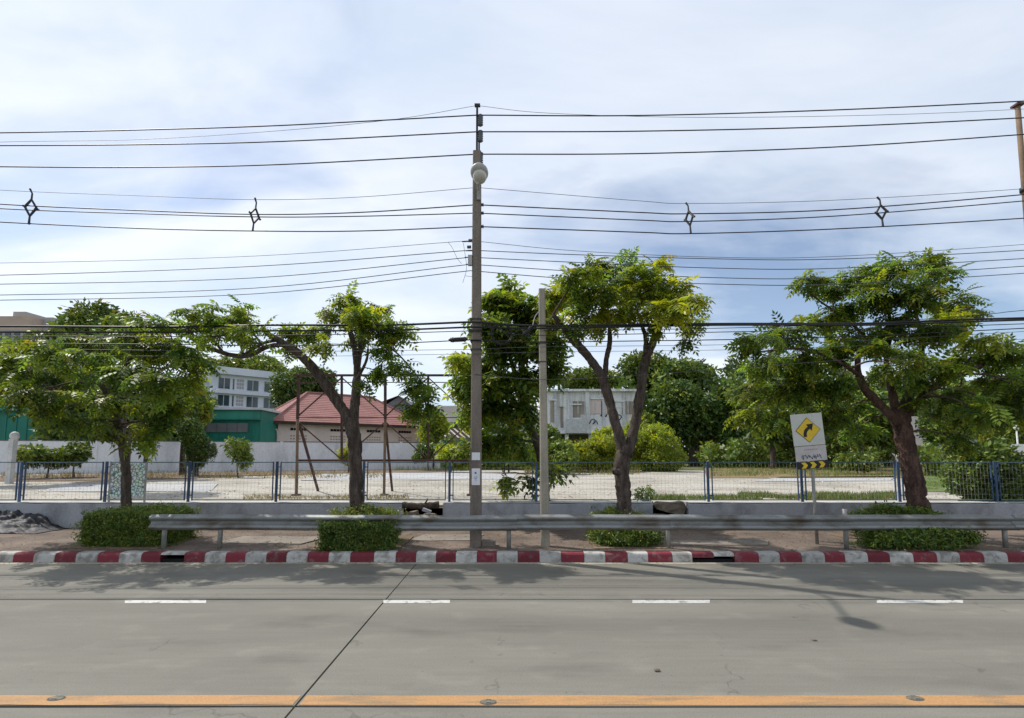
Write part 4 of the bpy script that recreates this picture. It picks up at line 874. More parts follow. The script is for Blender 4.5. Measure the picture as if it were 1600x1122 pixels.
# ------------------------------------------------------------------ buildings
def facade_building(name, label, A, B, depth, z0, z1, m, group=None):
    """a box with its front from A to B (x, y); returns thing and a placer (s along, z, out) -> point"""
    A = Vector((A[0], A[1], 0)); B = Vector((B[0], B[1], 0)); d = (B - A); Lg = d.length; d.normalize(); nb = Vector((-d.y, d.x, 0))
    T = thing(name, label, 'building', (A + B) / 2 + Vector((0, 0, z0)), group)
    R = Matrix((d, nb, Vector((0, 0, 1)))).transposed()
    def at(s, z, o=0.0): return A + d * s + nb * (-o) + Vector((0, 0, z))
    def boxat(s0, s1, za, zb, o0, o1): 
        c = at((s0 + s1) / 2, (za + zb) / 2, (o0 + o1) / 2); return MB().obox(c, (s1 - s0, abs(o1 - o0), zb - za), R)
    boxat(0, Lg, z0, z1, 0, -depth).build('wall', m, T)
    return T, at, boxat, Lg
zp = lambda py, Y: P(800, py, Y).z
# green sheet metal shed
for (pa, ya, pb, yb, pt, lab, win) in ((-260, 46, 120, 47, 626, 'dark green sheet metal shed behind the boundary wall at the far left', False), (120, 47.2, 406, 48.5, 640, 'green sheet metal shed with a grey window band beside the red roofed house', True)):
    a, b = P(pa, 700, ya), P(pb, 700, yb); zt = zp(pt, (ya + yb) / 2)
    T, at, bxa, Lg = facade_building('green_shed', lab, (a.x, a.y), (b.x, b.y), 12, .7, zt, M['green_sheet'])
    n = int(Lg / .9)
    for q in range(n + 1): bxa(max(0, q * Lg / n - .06), min(Lg, q * Lg / n + .06), .9, zt - .35, .001, .05).build('sheet_rib', M['green_sheet'], T)
    bxa(-.2, Lg + .2, zt, zt + .22, .45, -12.4).build('roof', M['pale_roof'], T)
    bxa(0.02, Lg - .02, zt - .95, zt - .85, .05, .42).build('awning', M['green_sheet'], T)
    bxa(.05, Lg - .05, zt - .84, zt - .03, .052, .075).build('light_band', M['green_light'], T)
    if win:
        q0 = Lg * .70
        bxa(q0, Lg * .93, zt - 2.1, zt - 1.25, .052, .10).build('window_band', M['grey_sheet'], T)
        for q in range(5): bxa(q0 + q * (Lg * .23) / 4 - .04, q0 + q * (Lg * .23) / 4 + .04, zt - 2.12, zt - 1.22, .10, .14).build('mullion', M['roof_grey'], T)
    else:
        bxa(Lg * .86, Lg * .99, zt - 3.6, zt - 1.1, .055, .12).build('navy_tarp', mat('navy_tarp', (.012, .016, .05), .6, .4, .8), T)
# red roofed house
A = Vector((P(428, 700, 52).x, 52, 0)); fd = Vector((12.0, 10.0, 0)).normalized(); bd_ = Vector((-fd.y, fd.x, 0)); LF, LB = 17.0, 9.2
ez = zp(658, 52); rz_ = zp(614, 58.4)
hs = thing('red_roofed_house', 'cream house with a red hipped roof behind the boundary wall', 'building', (A.x, A.y, .7))
R_ = Matrix((fd, bd_, Vector((0, 0, 1)))).transposed()
def hp(u, v, z): return A + fd * u + bd_ * v + Vector((0, 0, z))
MB().obox(hp(LF / 2, LB / 2, (.7 + ez) / 2 - .05), (LF - .9, LB - .9, ez - .7 + .1), R_).build('wall', M['pink_wall'], hs)
o1, o2, o3, o4 = hp(-.35, -.35, ez), hp(LF + .35, -.35, ez), hp(LF + .35, LB + .35, ez), hp(-.35, LB + .35, ez); r1, r2 = hp(LB / 2, LB / 2, rz_), hp(LF - LB / 2, LB / 2, rz_)
rf = MB().add([o1, o2, o3, o4, r1, r2], [(0, 1, 5, 4), (1, 2, 5), (2, 3, 4, 5), (3, 0, 4)]).build('roof', M['roof_red'], hs)
# roof tile courses: each a batten thick edge that follows the slope
def courses(a, b, c, d, n):
    for i in range(1, n):
        t = i / n; p0, p1 = a.lerp(d, t), b.lerp(c, t); nn = (b - a).cross(d - a).normalized(); nn = nn if nn.z > 0 else -nn
        p2, p3 = a.lerp(d, t - .9 / n), b.lerp(c, t - .9 / n)
        MB().add([p2 + nn * .032, p3 + nn * .032, p1 + nn * .012, p0 + nn * .012, p2 + nn * .005, p3 + nn * .005], [(0, 1, 2, 3), (4, 5, 1, 0)]).build('tile_course', M['roof_red'], rf)
courses(o1, o2, r2, r1, 16); courses(o4, o1, r1, r1, 16)
for a, b in ((o1, r1), (r1, r2), (o2, r2), (o4, r1)): MB().tube([a + Vector((0, 0, .08)), b + Vector((0, 0, .08))], .11, 6).build('ridge_cap', M['roof_red'], rf)
for a, b in ((o1, o2), (o4, o1)): MB().bar(a + Vector((0, 0, -.14)), b + Vector((0, 0, -.14)), .1, .3).build('eave_board', M['brown_dark'], hs)
for i, u in enumerate((1.8, 6.0, 10.2, 14.2)):
    w = 1.5
    for q in range(5): MB().obox(hp(u + q * .34, .43, ez - .75), (.28, .08, .26), R_).build('vent_slot', M['dark'], hs)
    for r in range(3):
        for q in range(6): MB().obox(hp(u - .05 + q * .3, .435, ez - 1.45 - r * .3), (.17, .06, .12), R_).build('vent_hole', M['plaster_brown'], hs)
MB().tube([Vector(q) for q in spline([tuple(hp(-.25, .3, ez - .2)), tuple(hp(.1, .2, ez - .8)), tuple(hp(.35, .3, ez - 1.2)), tuple(hp(.35, .35, .9))], 5)], .07, 8).build('drain_pipe', M['white_metal'], hs, smooth=True)
# grey gabled house
a, b = P(600, 700, 76), P(646, 700, 74); zt = zp(640, 75)
gh = thing('grey_gabled_house', 'grey gabled roof rising behind the red roofed house', 'building', (a.x, a.y, .7))
MB().box(a.x - 4, b.x, 74, 84, .7, zt).build('wall', M['grey_sheet'], gh)
pk = zp(621, 75); yg = 74
MB().add([(b.x - 5.2, 73.8, zt - .2), (b.x + .6, 73.8, zt - .2), (b.x - 2.2, 73.8, pk), (b.x - 5.2, 84, zt - .2), (b.x + .6, 84, zt - .2), (b.x - 2.2, 84, pk)], [(0, 1, 2), (3, 5, 4), (0, 2, 5, 3), (1, 4, 5, 2)]).build('gable', M['grey_sheet'], gh)
MB().add([(b.x - 7.5, 73.4, zt - .1), (b.x - 2.2, 73.4, pk + .12), (b.x - 2.2, 85, pk + .12), (b.x - 7.5, 85, zt + 1)], [(0, 1, 2, 3)]).build('roof', M['roof_grey'], gh)
MB().add([(b.x - 2.2, 73.4, pk + .12), (b.x + 1, 73.4, zt - .5), (b.x + 1, 85, zt - .5), (b.x - 2.2, 85, pk + .12)], [(0, 1, 2, 3)]).build('roof', M['roof_grey'], gh)
# brown grey shed with low green fence
a, b = P(655, 700, 55), P(745, 700, 55)
gs = thing('grey_roofed_shed', 'dark grey roofed open shed left of the tall pole, behind bushes', 'building', ((a.x + b.x) / 2, 55, .7))
MB().box(a.x, b.x, 56, 64, .7, zp(655, 56)).build('wall', M['plaster_brown'], gs)
MB().add([(a.x - .5, 54.6, zp(660, 55)), (b.x + 1, 54.6, zp(660, 55)), (b.x + 1, 62, zp(634, 62)), (a.x - .5, 62, zp(634, 62)), (a.x - .5, 54.6, zp(664, 55)), (b.x + 1, 54.6, zp(664, 55))], [(0, 1, 2, 3), (4, 5, 1, 0)]).build('roof', M['roof_grey'], gs)
for q in range(6):
    s = P(690 + q * 9, 684, 53.5); MB().bar(s, s + Vector((-1.2, .9, 1.0)), .28, .05).build('awning_board', M['pink_wall'], gs)
gf = thing('green_panel_fence', 'low green panel fence in front of the grey roofed shed', 'fence', P(715, 715, 47))
a, b = P(692, 700, 47), P(742, 700, 47)
for q in range(4):
    x0 = a.x + (b.x - a.x) * q / 4; x1 = a.x + (b.x - a.x) * (q + 1) / 4
    MB().box(x0 + .03, x1 - .03, 46.97, 47.03, .9, zp(688, 47)).build('panel', M['green_sheet'], gf); MB().box(x0 - .04, x0 + .028, 46.95, 47.05, .7, zp(686, 47)).build('post', M['roof_grey'], gf)
# white block of flats
a, b = P(326, 700, 92), P(462, 700, 103); ztw = zp(573, 92)
wb, at, bxa, Lg = facade_building('white_office_block', 'white office block with dark windows behind the green shed', (a.x, a.y), (b.x, b.y), 14, .7, ztw - 1.2, M['white_b'])
bxa(-.6, Lg + .6, ztw - 1.2, ztw + .1, .9, -14.6).build('parapet', M['white_b'], wb)
bxa(-4.5, -.01, .7, ztw - 2.0, -2.5, -14).build('side_wing', M['white_b'], wb)
for fl in range(4):
    zb = ztw - 3.9 - fl * 3.15
    if fl: bxa(-.2, Lg, zb + 2.32, zb + 3.0, .01, .7).build('balcony_band', M['white_b'], wb)
    for q, (s, w, vent) in enumerate(((1.0, 2.0, 0), (3.4, .35, 2), (4.1, 1.3, 1), (5.9, 2.1, 0), (9.0, 2.1, 0), (11.6, 1.7, 1), (14.1, 1.4, 0), (16.4, 1.6, 0))):
        if s + w > Lg: continue
        if vent == 1:
            for r in range(3):
                for c_ in range(3): bxa(s + c_ * w / 3 + .04, s + (c_ + 1) * w / 3 - .04, zb + .2 + r * .66, zb + .72 + r * .66, .005, .03).build('vent_block', M['tower_grey'], wb)
        else:
            wn = bxa(s, s + w, zb, zb + 2.1, .005, .06).build('window_frame', M['white_metal'], wb)
            n = 1 if w < .5 else 2
            for c_ in range(n): bxa(s + c_ * w / n + .06, s + (c_ + 1) * w / n - .06, zb + .08, zb + 2.02, .055, .075).build('pane', M['glass'], wn)
# brown towers far left
tb = thing('brown_tower_block', 'brown stepped tower block far away at the left edge', 'building', P(30, 700, 160))
for (x0, x1, yt, m, dy) in ((-90, 41, 494, 'tower_brown', 0), (11, 31, 487, 'tower_grey', 6), (41.5, 57, 501, 'tower_grey', 8), (57.5, 75, 496, 'tower_grey', 4), (-90, 76, 515, 'tower_grey', -6)):
    Y = 160 + dy; a, b = P(x0, 600, Y), P(x1, 600, Y); MB().box(a.x, b.x, Y, Y + 18, .7, P((x0 + x1) / 2, yt, Y).z).build('block', M[m], tb)
for r in range(4):
    for q in range(7):
        a = P(-20 + q * 14, 521 + r * 8, 153.9); MB().box(a.x, a.x + 1.7, 153.85, 153.99, a.z - .6, a.z + .5).build('window', M['glass'], tb)
a, b = P(-80, 600, 70), P(30, 600, 70)
o = thing('pale_roofed_building', 'low building with a pale roof edge under the brown tower block', 'building', ((a.x + b.x) / 2, 70, .7))
MB().box(a.x, b.x, 70, 82, .7, zp(558, 70)).build('wall', M['tower_grey'], o); MB().box(a.x - .3, b.x + .4, 69.5, 82.5, zp(558, 70), zp(547, 70)).build('roof', M['pale_roof'], o)
# derelict building
DY = 58
a, b = P(845, 700, DY), P(1003, 700, DY - 1); z0d, z1d = zp(673, DY), zp(612, DY)
dl = thing('derelict_building', 'derelict stained white building with an open ground floor behind the forked tree', 'building', ((a.x + b.x) / 2, DY, .7))
MB().box(a.x, b.x, DY, DY + 9, z0d, z1d).build('upper_wall', M['derelict'], dl)
MB().box(a.x - .3, b.x + .3, DY - .5, DY + 9.3, z1d, z1d + .25).build('roof_slab', M['derelict'], dl)
MB().box(a.x - .2, b.x + .2, DY - .8, DY + 9.2, z0d - .35, z0d - .004).build('floor_slab', M['derelict'], dl)
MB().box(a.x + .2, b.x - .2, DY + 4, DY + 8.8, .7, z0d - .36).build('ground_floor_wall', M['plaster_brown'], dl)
for px in (850, 885, 922, 962, 998):
    x = P(px, 680, DY).x; MB().box(x - .2, x + .2, DY - .4, DY, .7, z0d - .355).build('column', M['derelict'], dl)
for (x0, x1, y0, y1, m) in ((893, 907, 633, 652, 'plaster_brown'), (925, 946, 624, 646, 'pink_wall'), (962, 974, 628, 637, 'derelict'), (860, 868, 626, 660, 'plaster_brown'), (876, 880, 636, 668, 'plaster_brown')):
    p, q = P(x0, y1, DY - .06), P(x1, y0, DY - .06)
    w_ = MB().box(p.x, q.x, DY - .07, DY - .004, p.z, q.z).build('boarded_window', M[m], dl)
    MB().box(p.x - .15, q.x + .15, DY - .22, DY - .075, q.z, q.z + .14).build('lintel', M['derelict'], w_)
p = P(918, 640, DY - .2); MB().add([(p.x - .25, DY - .3, z1d), (p.x + .25, DY - .3, z1d), (p.x + .25, DY - .3, zp(650, DY)), (p.x + 1.1, DY - .3, z0d), (p.x - .25 - 3.0, DY - .3, z0d), (p.x - .25, DY - .3, zp(650, DY)), (p.x - .25, DY - .004, z1d), (p.x + .25, DY - .004, z1d), (p.x + .25, DY - .004, zp(650, DY)), (p.x + 1.1, DY - .004, z0d), (p.x - 3.25, DY - .004, z0d), (p.x - .25, DY - .004, zp(650, DY))],
    [(0, 1, 2, 5), (5, 2, 3, 4), (1, 0, 6, 7), (0, 5, 11, 6), (5, 4, 10, 11), (2, 1, 7, 8), (3, 2, 8, 9), (4, 3, 9, 10)]).build('stair_screen', M['derelict'], dl)
for pl in (((921, 662), (924, 656), (928, 655), (930, 659), (927, 662)), ((926, 663), (931, 657), (934, 663)), ((938, 650), (940, 648), (941, 652)), ((945, 649), (947, 651), (948, 647)), ((962, 653), (966, 648), (971, 651), (968, 656))):
    MB().tube([Vector(q) for q in spline([tuple(P(x, y, DY - .02 if x > 935 else DY - .31)) for x, y in pl], 4)], .055, 5).build('graffiti_stroke', M['ink_dark'], dl, smooth=True)
a2, b2_ = P(757, 700, DY + 2), P(846, 700, DY + 2)
MB().box(a2.x, b2_.x, DY + 1, DY + 8, zp(683, DY), zp(652, DY)).build('side_wing', M['derelict'], dl); MB().box(a2.x - .4, b2_.x + .2, DY + .2, DY + 8.4, zp(652, DY), zp(648, DY)).build('wing_roof', M['pale_roof'], dl)
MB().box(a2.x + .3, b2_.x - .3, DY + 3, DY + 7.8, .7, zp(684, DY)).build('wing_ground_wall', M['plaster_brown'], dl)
for px in (868, 893, 943, 975):
    x = P(px, 660, DY).x; MB().box(x - .14, x + .14, DY - .16, DY - .003, z0d, z1d).build('pilaster', M['white_metal'], dl)
p, q = P(884, 672, DY - .9), P(917, 655, DY - .9)
MB().box(p.x, q.x, DY - .95, DY - .805, z0d - .3, q.z).build('balcony_wall', M['white_metal'], dl)
for px in (903, 930, 950, 981):
    x = P(px, 640, DY).x; fr_ = MB().box(x - .75, x + .75, DY - .05, DY - .003, zp(647, DY), zp(627, DY)).build('window', M['plaster_brown'] if px in (903, 981) else M['pink_wall'], dl)
    for q_ in (-.72, 0, .72): MB().box(x + q_ - .05, x + q_ + .05, DY - .12, DY - .052, zp(647, DY), zp(627, DY)).build('window_bar', M['white_metal'], fr_)
for px in (775, 800, 828): MB().box(P(px, 660, DY + 1).x - .5, P(px, 660, DY + 1).x + .5, DY + .93, DY + .996, zp(676, DY), zp(660, DY)).build('wing_window', M['glass'], dl)
# white house behind the right hand tree
a, b = P(1462, 700, 44), P(1546, 700, 44)
wh = thing('white_gabled_house', 'white gabled house glimpsed through the large right hand tree', 'building', ((a.x + b.x) / 2, 44, .7))
zt = zp(694, 44); MB().box(a.x, b.x, 44, 52, .7, zt).build('wall', M['white_metal'], wh)
pk = (a.x + b.x) / 2
MB().add([(a.x - .3, 43.9, zt), (b.x + .3, 43.9, zt), (pk, 43.9, zp(648, 44)), (a.x - .3, 52, zt), (b.x + .3, 52, zt), (pk, 52, zp(648, 44))], [(0, 1, 2), (3, 5, 4), (0, 3, 4, 1)]).build('gable', M['white_b'], wh)
for xe in (a.x - .45, b.x + .45): MB().poly([(xe, 43.7, zt - .15), (pk, 43.7, zp(647, 44) + .05), (pk, 52.2, zp(647, 44) + .05), (xe, 52.2, zt - .15)], (0, 0, .1)).build('roof', M['roof_grey'], wh)
MB().bar((b.x + .5, 43.6, zt - .1), (pk, 43.6, zp(646, 44)), .5, .14).build('barge_board', M['white_metal'], wh); MB().bar((a.x - .5, 43.6, zt - .1), (pk, 43.6, zp(646, 44)), .5, .14).build('barge_board', M['white_metal'], wh)
for px in (1480, 1505, 1530): MB().box(P(px, 700, 44).x - .5, P(px, 700, 44).x + .5, 43.92, 43.998, zp(718, 44), zp(700, 44)).build('window', M['glass'], wh)
# white banner board at the right edge
a, b = P(1565, 700, 22), P(1660, 700, 22); z0_, z1_ = zp(722, 22), zp(694, 22)
wbn = thing('white_hoarding', 'white hoarding with faded red marks at the right edge behind the fence', 'hoarding', ((a.x + b.x) / 2, 22, LOT_Z))
MB().box(a.x, b.x, 21.98, 22.02, LOT_Z + .3, z1_).build('board', M['paper'], wbn)
for x in (a.x + .15, b.x - .15): MB().box(x - .04, x + .04, 22.022, 22.1, LOT_Z - .05, z1_).build('post', M['galv_post'], wbn)
for q in range(5):
    s = P(1573 + q * 6, 706 + (q % 2) * 3, 21.97); MB().bar(s, s + Vector((.12, 0, .07 * (1 if q % 2 else -1))), .012, .05).build('red_mark', M['ink_red'], wbn)
lpz = P(1588, 668, 24)
gl = thing('globe_lamp', 'white globe garden lamp above the hoarding at the right edge', 'lamp', (lpz.x, 24, LOT_Z))
MB().ellipsoid(lpz, (.12, .12, .12), 12, 8).build('globe', M['paper'], gl, smooth=True); MB().tube([(lpz.x, 24, LOT_Z), (lpz.x, 24, lpz.z - .1)], .035, 8).build('post', M['white_metal'], gl, smooth=True)
# kiosk and low grey wall under the dark trees
kw = thing('grey_garden_wall', 'low grey wall under the dark trees at the back right of the lot', 'wall', P(1170, 720, 62))
for q in range(4):
    x0, x1 = P(1140 + q * 22, 710, 62).x, P(1162 + q * 22, 710, 62).x; MB().box(x0 + .02, x1 - .02, 62, 62.2, .7, zp(703, 62)).build('wall_panel', M['bound_white'], kw)
kp = thing('white_shelter', 'small white roofed shelter under the dark trees at the back right', 'shelter', P(1137, 720, 66))
s = P(1137, 690, 66)
MB().add([(s.x - 1.1, 65, s.z), (s.x + 1.1, 65, s.z), (s.x, 65, s.z + .8), (s.x - 1.1, 67, s.z), (s.x + 1.1, 67, s.z), (s.x, 67, s.z + .8)], [(0, 1, 2), (3, 5, 4), (0, 2, 5, 3), (1, 4, 5, 2), (0, 3, 4, 1)]).build('roof', M['pale_roof'], kp)
for q in (-.9, .9):
    for y in (65.1, 66.9): MB().box(s.x + q - .08, s.x + q + .08, y - .08, y + .08, .7, s.z).build('post', M['white_metal'], kp)
# white lamp post at the left, in the lot
lb_ = G(14, 756, LOT_Z); lt = P(21, 686, lb_.y)
lp = thing('white_post', 'white concrete post with a pale lamp head at the far left of the lot', 'post', lb_)
MB().bar(lb_ - Vector((0, 0, .1)), lt, .24).build('shaft', M['white_metal'], lp); MB().ellipsoid(lt + Vector((0.05, 0, .15)), (.2, .2, .22), 10, 8).build('lamp_head', M['white_metal'], lp, smooth=True)

# ------------------------------------------------------------------ street trees
tree('street_tree', 'dark bushy tree at the far left growing out of the clipped hedge', 13.2,
  [[(197, 805, 0, 8.5), (197, 740, 0, 7.5), (192, 700, 0, 7), (183, 660, 0, 7), (172, 625, 0, 7)],
   [(173, 630, 0, 5.5), (155, 595, -.2, 4.5), (125, 565, -.4, 3.5), (80, 545, -.5, 2.5)], [(172, 628, 0, 5.5), (188, 590, .1, 4.5), (205, 555, .2, 3.5), (215, 520, .2, 2.5)],
   [(176, 640, 0, 4.5), (215, 610, -.2, 3.8), (250, 580, -.4, 3), (290, 560, -.5, 2)], [(171, 625, 0, 4.5), (168, 580, .4, 3.5), (160, 540, .6, 2.5)]],
  [(165, 540, .3, 42, 26, .8, 34, .06), (215, 530, .1, 40, 24, .7, 34, .10), (120, 555, -.3, 42, 24, .8, 32, .08), (70, 550, -.3, 40, 22, .8, 28, .12), (30, 575, -.2, 40, 22, .8, 26, .10), (270, 550, -.4, 36, 26, .7, 34, .16), (305, 555, -.5, 26, 24, .6, 24, .22),
   (190, 585, -.4, 40, 22, .6, 28, .05), (100, 600, -.5, 42, 24, .7, 30, .08), (40, 625, -.4, 38, 22, .7, 24, .12), (145, 625, -.3, 28, 16, .5, 14, .12), (255, 600, -.5, 30, 28, .5, 32, .10), (270, 640, -.5, 24, 26, .4, 24, .08), (245, 665, -.5, 18, 24, .35, 16, .10), (225, 695, -.5, 16, 14, .3, 10, .16), (75, 650, -.4, 14, 14, .3, 9, .22), (5, 545, 0, 30, 18, .7, 14, .1), (245, 505, .2, 26, 14, .5, 14, .1), (95, 520, 0, 26, 12, .5, 12, .08), (5, 610, -.2, 22, 26, .6, 16, .1), (300, 590, -.4, 18, 22, .4, 14, .15), (130, 660, .5, 34, 20, .6, 16, .02), (230, 630, .5, 30, 22, .6, 16, .02)], leaf_s=.34, dens=.85, tint=.95)
tree('street_tree', 'leaning street tree with one long branch reaching left under the cables', 13.0,
  [[(557, 805, 0, 13), (556, 740, 0, 12), (554, 690, 0, 12.5), (549, 652, 0, 13)],
   [(550, 675, 0, 11), (541, 648, 0, 10.5), (520, 618, 0, 9.5), (497, 585, -.1, 9), (470, 555, -.2, 8), (440, 535, -.3, 6.5), (416, 520, -.3, 4.5), (410, 508, -.3, 3.5)],
   [(448, 539, -.3, 4), (420, 541, -.4, 4.2), (385, 556, -.5, 4.5), (350, 552, -.6, 4), (315, 536, -.6, 3), (292, 512, -.6, 1.8)], [(436, 531, -.3, 3), (410, 537, -.3, 3), (378, 556, -.45, 3)], [(350, 552, -.6, 2.5), (330, 525, -.5, 2), (325, 500, -.5, 1.5)], [(380, 555, -.5, 2.5), (375, 525, -.4, 2), (385, 500, -.4, 1.3)],
   [(551, 665, 0, 10), (556, 620, 0, 8.5), (558, 580, .1, 7), (553, 540, .1, 5), (543, 503, .1, 4), (537, 480, .1, 2.5)], [(557, 590, .1, 4.5), (563, 545, .2, 4), (562, 505, .2, 3), (568, 480, .2, 1.8)], [(558, 592, 0, 3.5), (572, 565, -.1, 2.6), (575, 545, -.2, 2)], [(575, 552, -.2, 1.8), (610, 545, -.3, 1.5), (650, 585, -.4, 1.2), (675, 620, -.4, 1)]],
  [(330, 490, -.6, 34, 13, .5, 26, .18), (365, 500, -.5, 34, 15, .5, 28, .14), (385, 515, -.4, 22, 14, .4, 11, .1), (310, 512, -.6, 24, 14, .4, 18, .15), (345, 525, -.5, 40, 14, .4, 12, .06), (390, 535, -.4, 18, 12, .3, 4, .06), (378, 482, -.4, 14, 10, .3, 7, .15),
   (470, 522, -.2, 26, 12, .4, 18, .12), (500, 515, -.1, 20, 9, .35, 12, .15), (455, 545, -.3, 14, 10, .3, 8, .1), (510, 540, -.1, 24, 6, .3, 9, .45),
   (545, 470, .1, 24, 10, .4, 18, .2), (530, 490, .1, 22, 12, .4, 18, .18), (560, 495, .2, 26, 14, .4, 22, .22), (590, 480, .2, 22, 9, .4, 12, .2), (585, 505, .2, 28, 14, .4, 22, .24), (610, 515, .1, 24, 12, .4, 16, .15), (560, 525, .1, 22, 10, .4, 14, .14), (640, 522, 0, 14, 9, .3, 9, .12),
   (605, 550, -.3, 18, 18, .3, 16, .1), (630, 575, -.4, 16, 16, .3, 14, .1), (652, 600, -.4, 18, 14, .3, 15, .12), (672, 628, -.4, 16, 16, .3, 14, .12), (650, 640, -.4, 18, 10, .3, 10, .25), (590, 575, -.2, 12, 14, .25, 9, .08), (575, 600, -.1, 9, 8, .2, 3, .06)], leaf_s=.31, dens=.82)
tree('street_tree', 'forked street tree with a yellow green crown right of the poles', 12.9,
  [[(977, 806, 0, 15), (974, 765, 0, 13.5), (971, 728, 0, 14.5), (978, 698, 0, 14)],
   [(976, 712, 0, 11), (962, 662, 0, 9.5), (951, 622, 0, 9), (940, 588, 0, 8.5), (920, 558, 0, 7.5), (897, 533, -.2, 8), (880, 512, -.3, 5), (864, 492, -.4, 4)],
   [(944, 600, 0, 6), (948, 560, .2, 5), (953, 532, .3, 5), (951, 505, .3, 3), (945, 480, .3, 2)], [(979, 712, 0, 11), (992, 662, .1, 9.5), (1001, 612, .1, 9), (1007, 570, .1, 8.5), (1020, 535, .1, 7), (1033, 505, .1, 6), (1046, 488, .1, 3)],
   [(1007, 562, .1, 5), (1009, 530, .2, 4.5), (1000, 500, .2, 3), (990, 470, .2, 2)], [(1033, 508, .1, 3.5), (1060, 490, 0, 2.6), (1078, 480, 0, 1.6)], [(972, 735, -.1, 6), (963, 738, -.15, 6), (959, 733, -.2, 4)]],
  [(865, 478, 1.3, 30, 18, .5, 30, 0.61), (880, 455, 1.3, 32, 16, .5, 28, 0.43), (905, 430, -.1, 34, 14, .5, 26, 0.20), (945, 425, .1, 34, 14, .5, 26, 0.14), (985, 430, .2, 34, 14, .5, 26, 0.17), (930, 455, 0, 36, 18, .6, 32, 0.14), (975, 460, .2, 36, 18, .6, 30, 0.20), (1015, 450, .2, 32, 18, .5, 28, 0.38), (1050, 455, .1, 30, 18, .5, 30, 0.61), (1072, 475, 0, 24, 18, .4, 24, 0.55), (1045, 485, -.1, 34, 16, .5, 30, 0.67), (1000, 485, .1, 30, 14, .5, 22, 0.52), (955, 492, -.1, 34, 13, .5, 26, 0.72), (915, 490, -.1, 26, 14, .4, 18, 0.29), (860, 500, 1.2, 20, 12, .3, 14, 0.43),
   (1025, 418, .1, 12, 14, .3, 9, 0.72), (1080, 505, -.1, 14, 18, .3, 12, 0.29), (890, 515, .9, 20, 14, .3, 12, 0.22), (930, 510, -.2, 22, 9, .3, 10, 0.43), (1020, 505, -.1, 18, 12, .3, 8, 0.17), (1078, 530, -.1, 8, 12, .2, 5, 0.14), (985, 408, .1, 16, 6, .3, 6, 0.14), (915, 412, 0, 16, 6, .3, 6, 0.14)], leaf_s=.32, dens=.85)
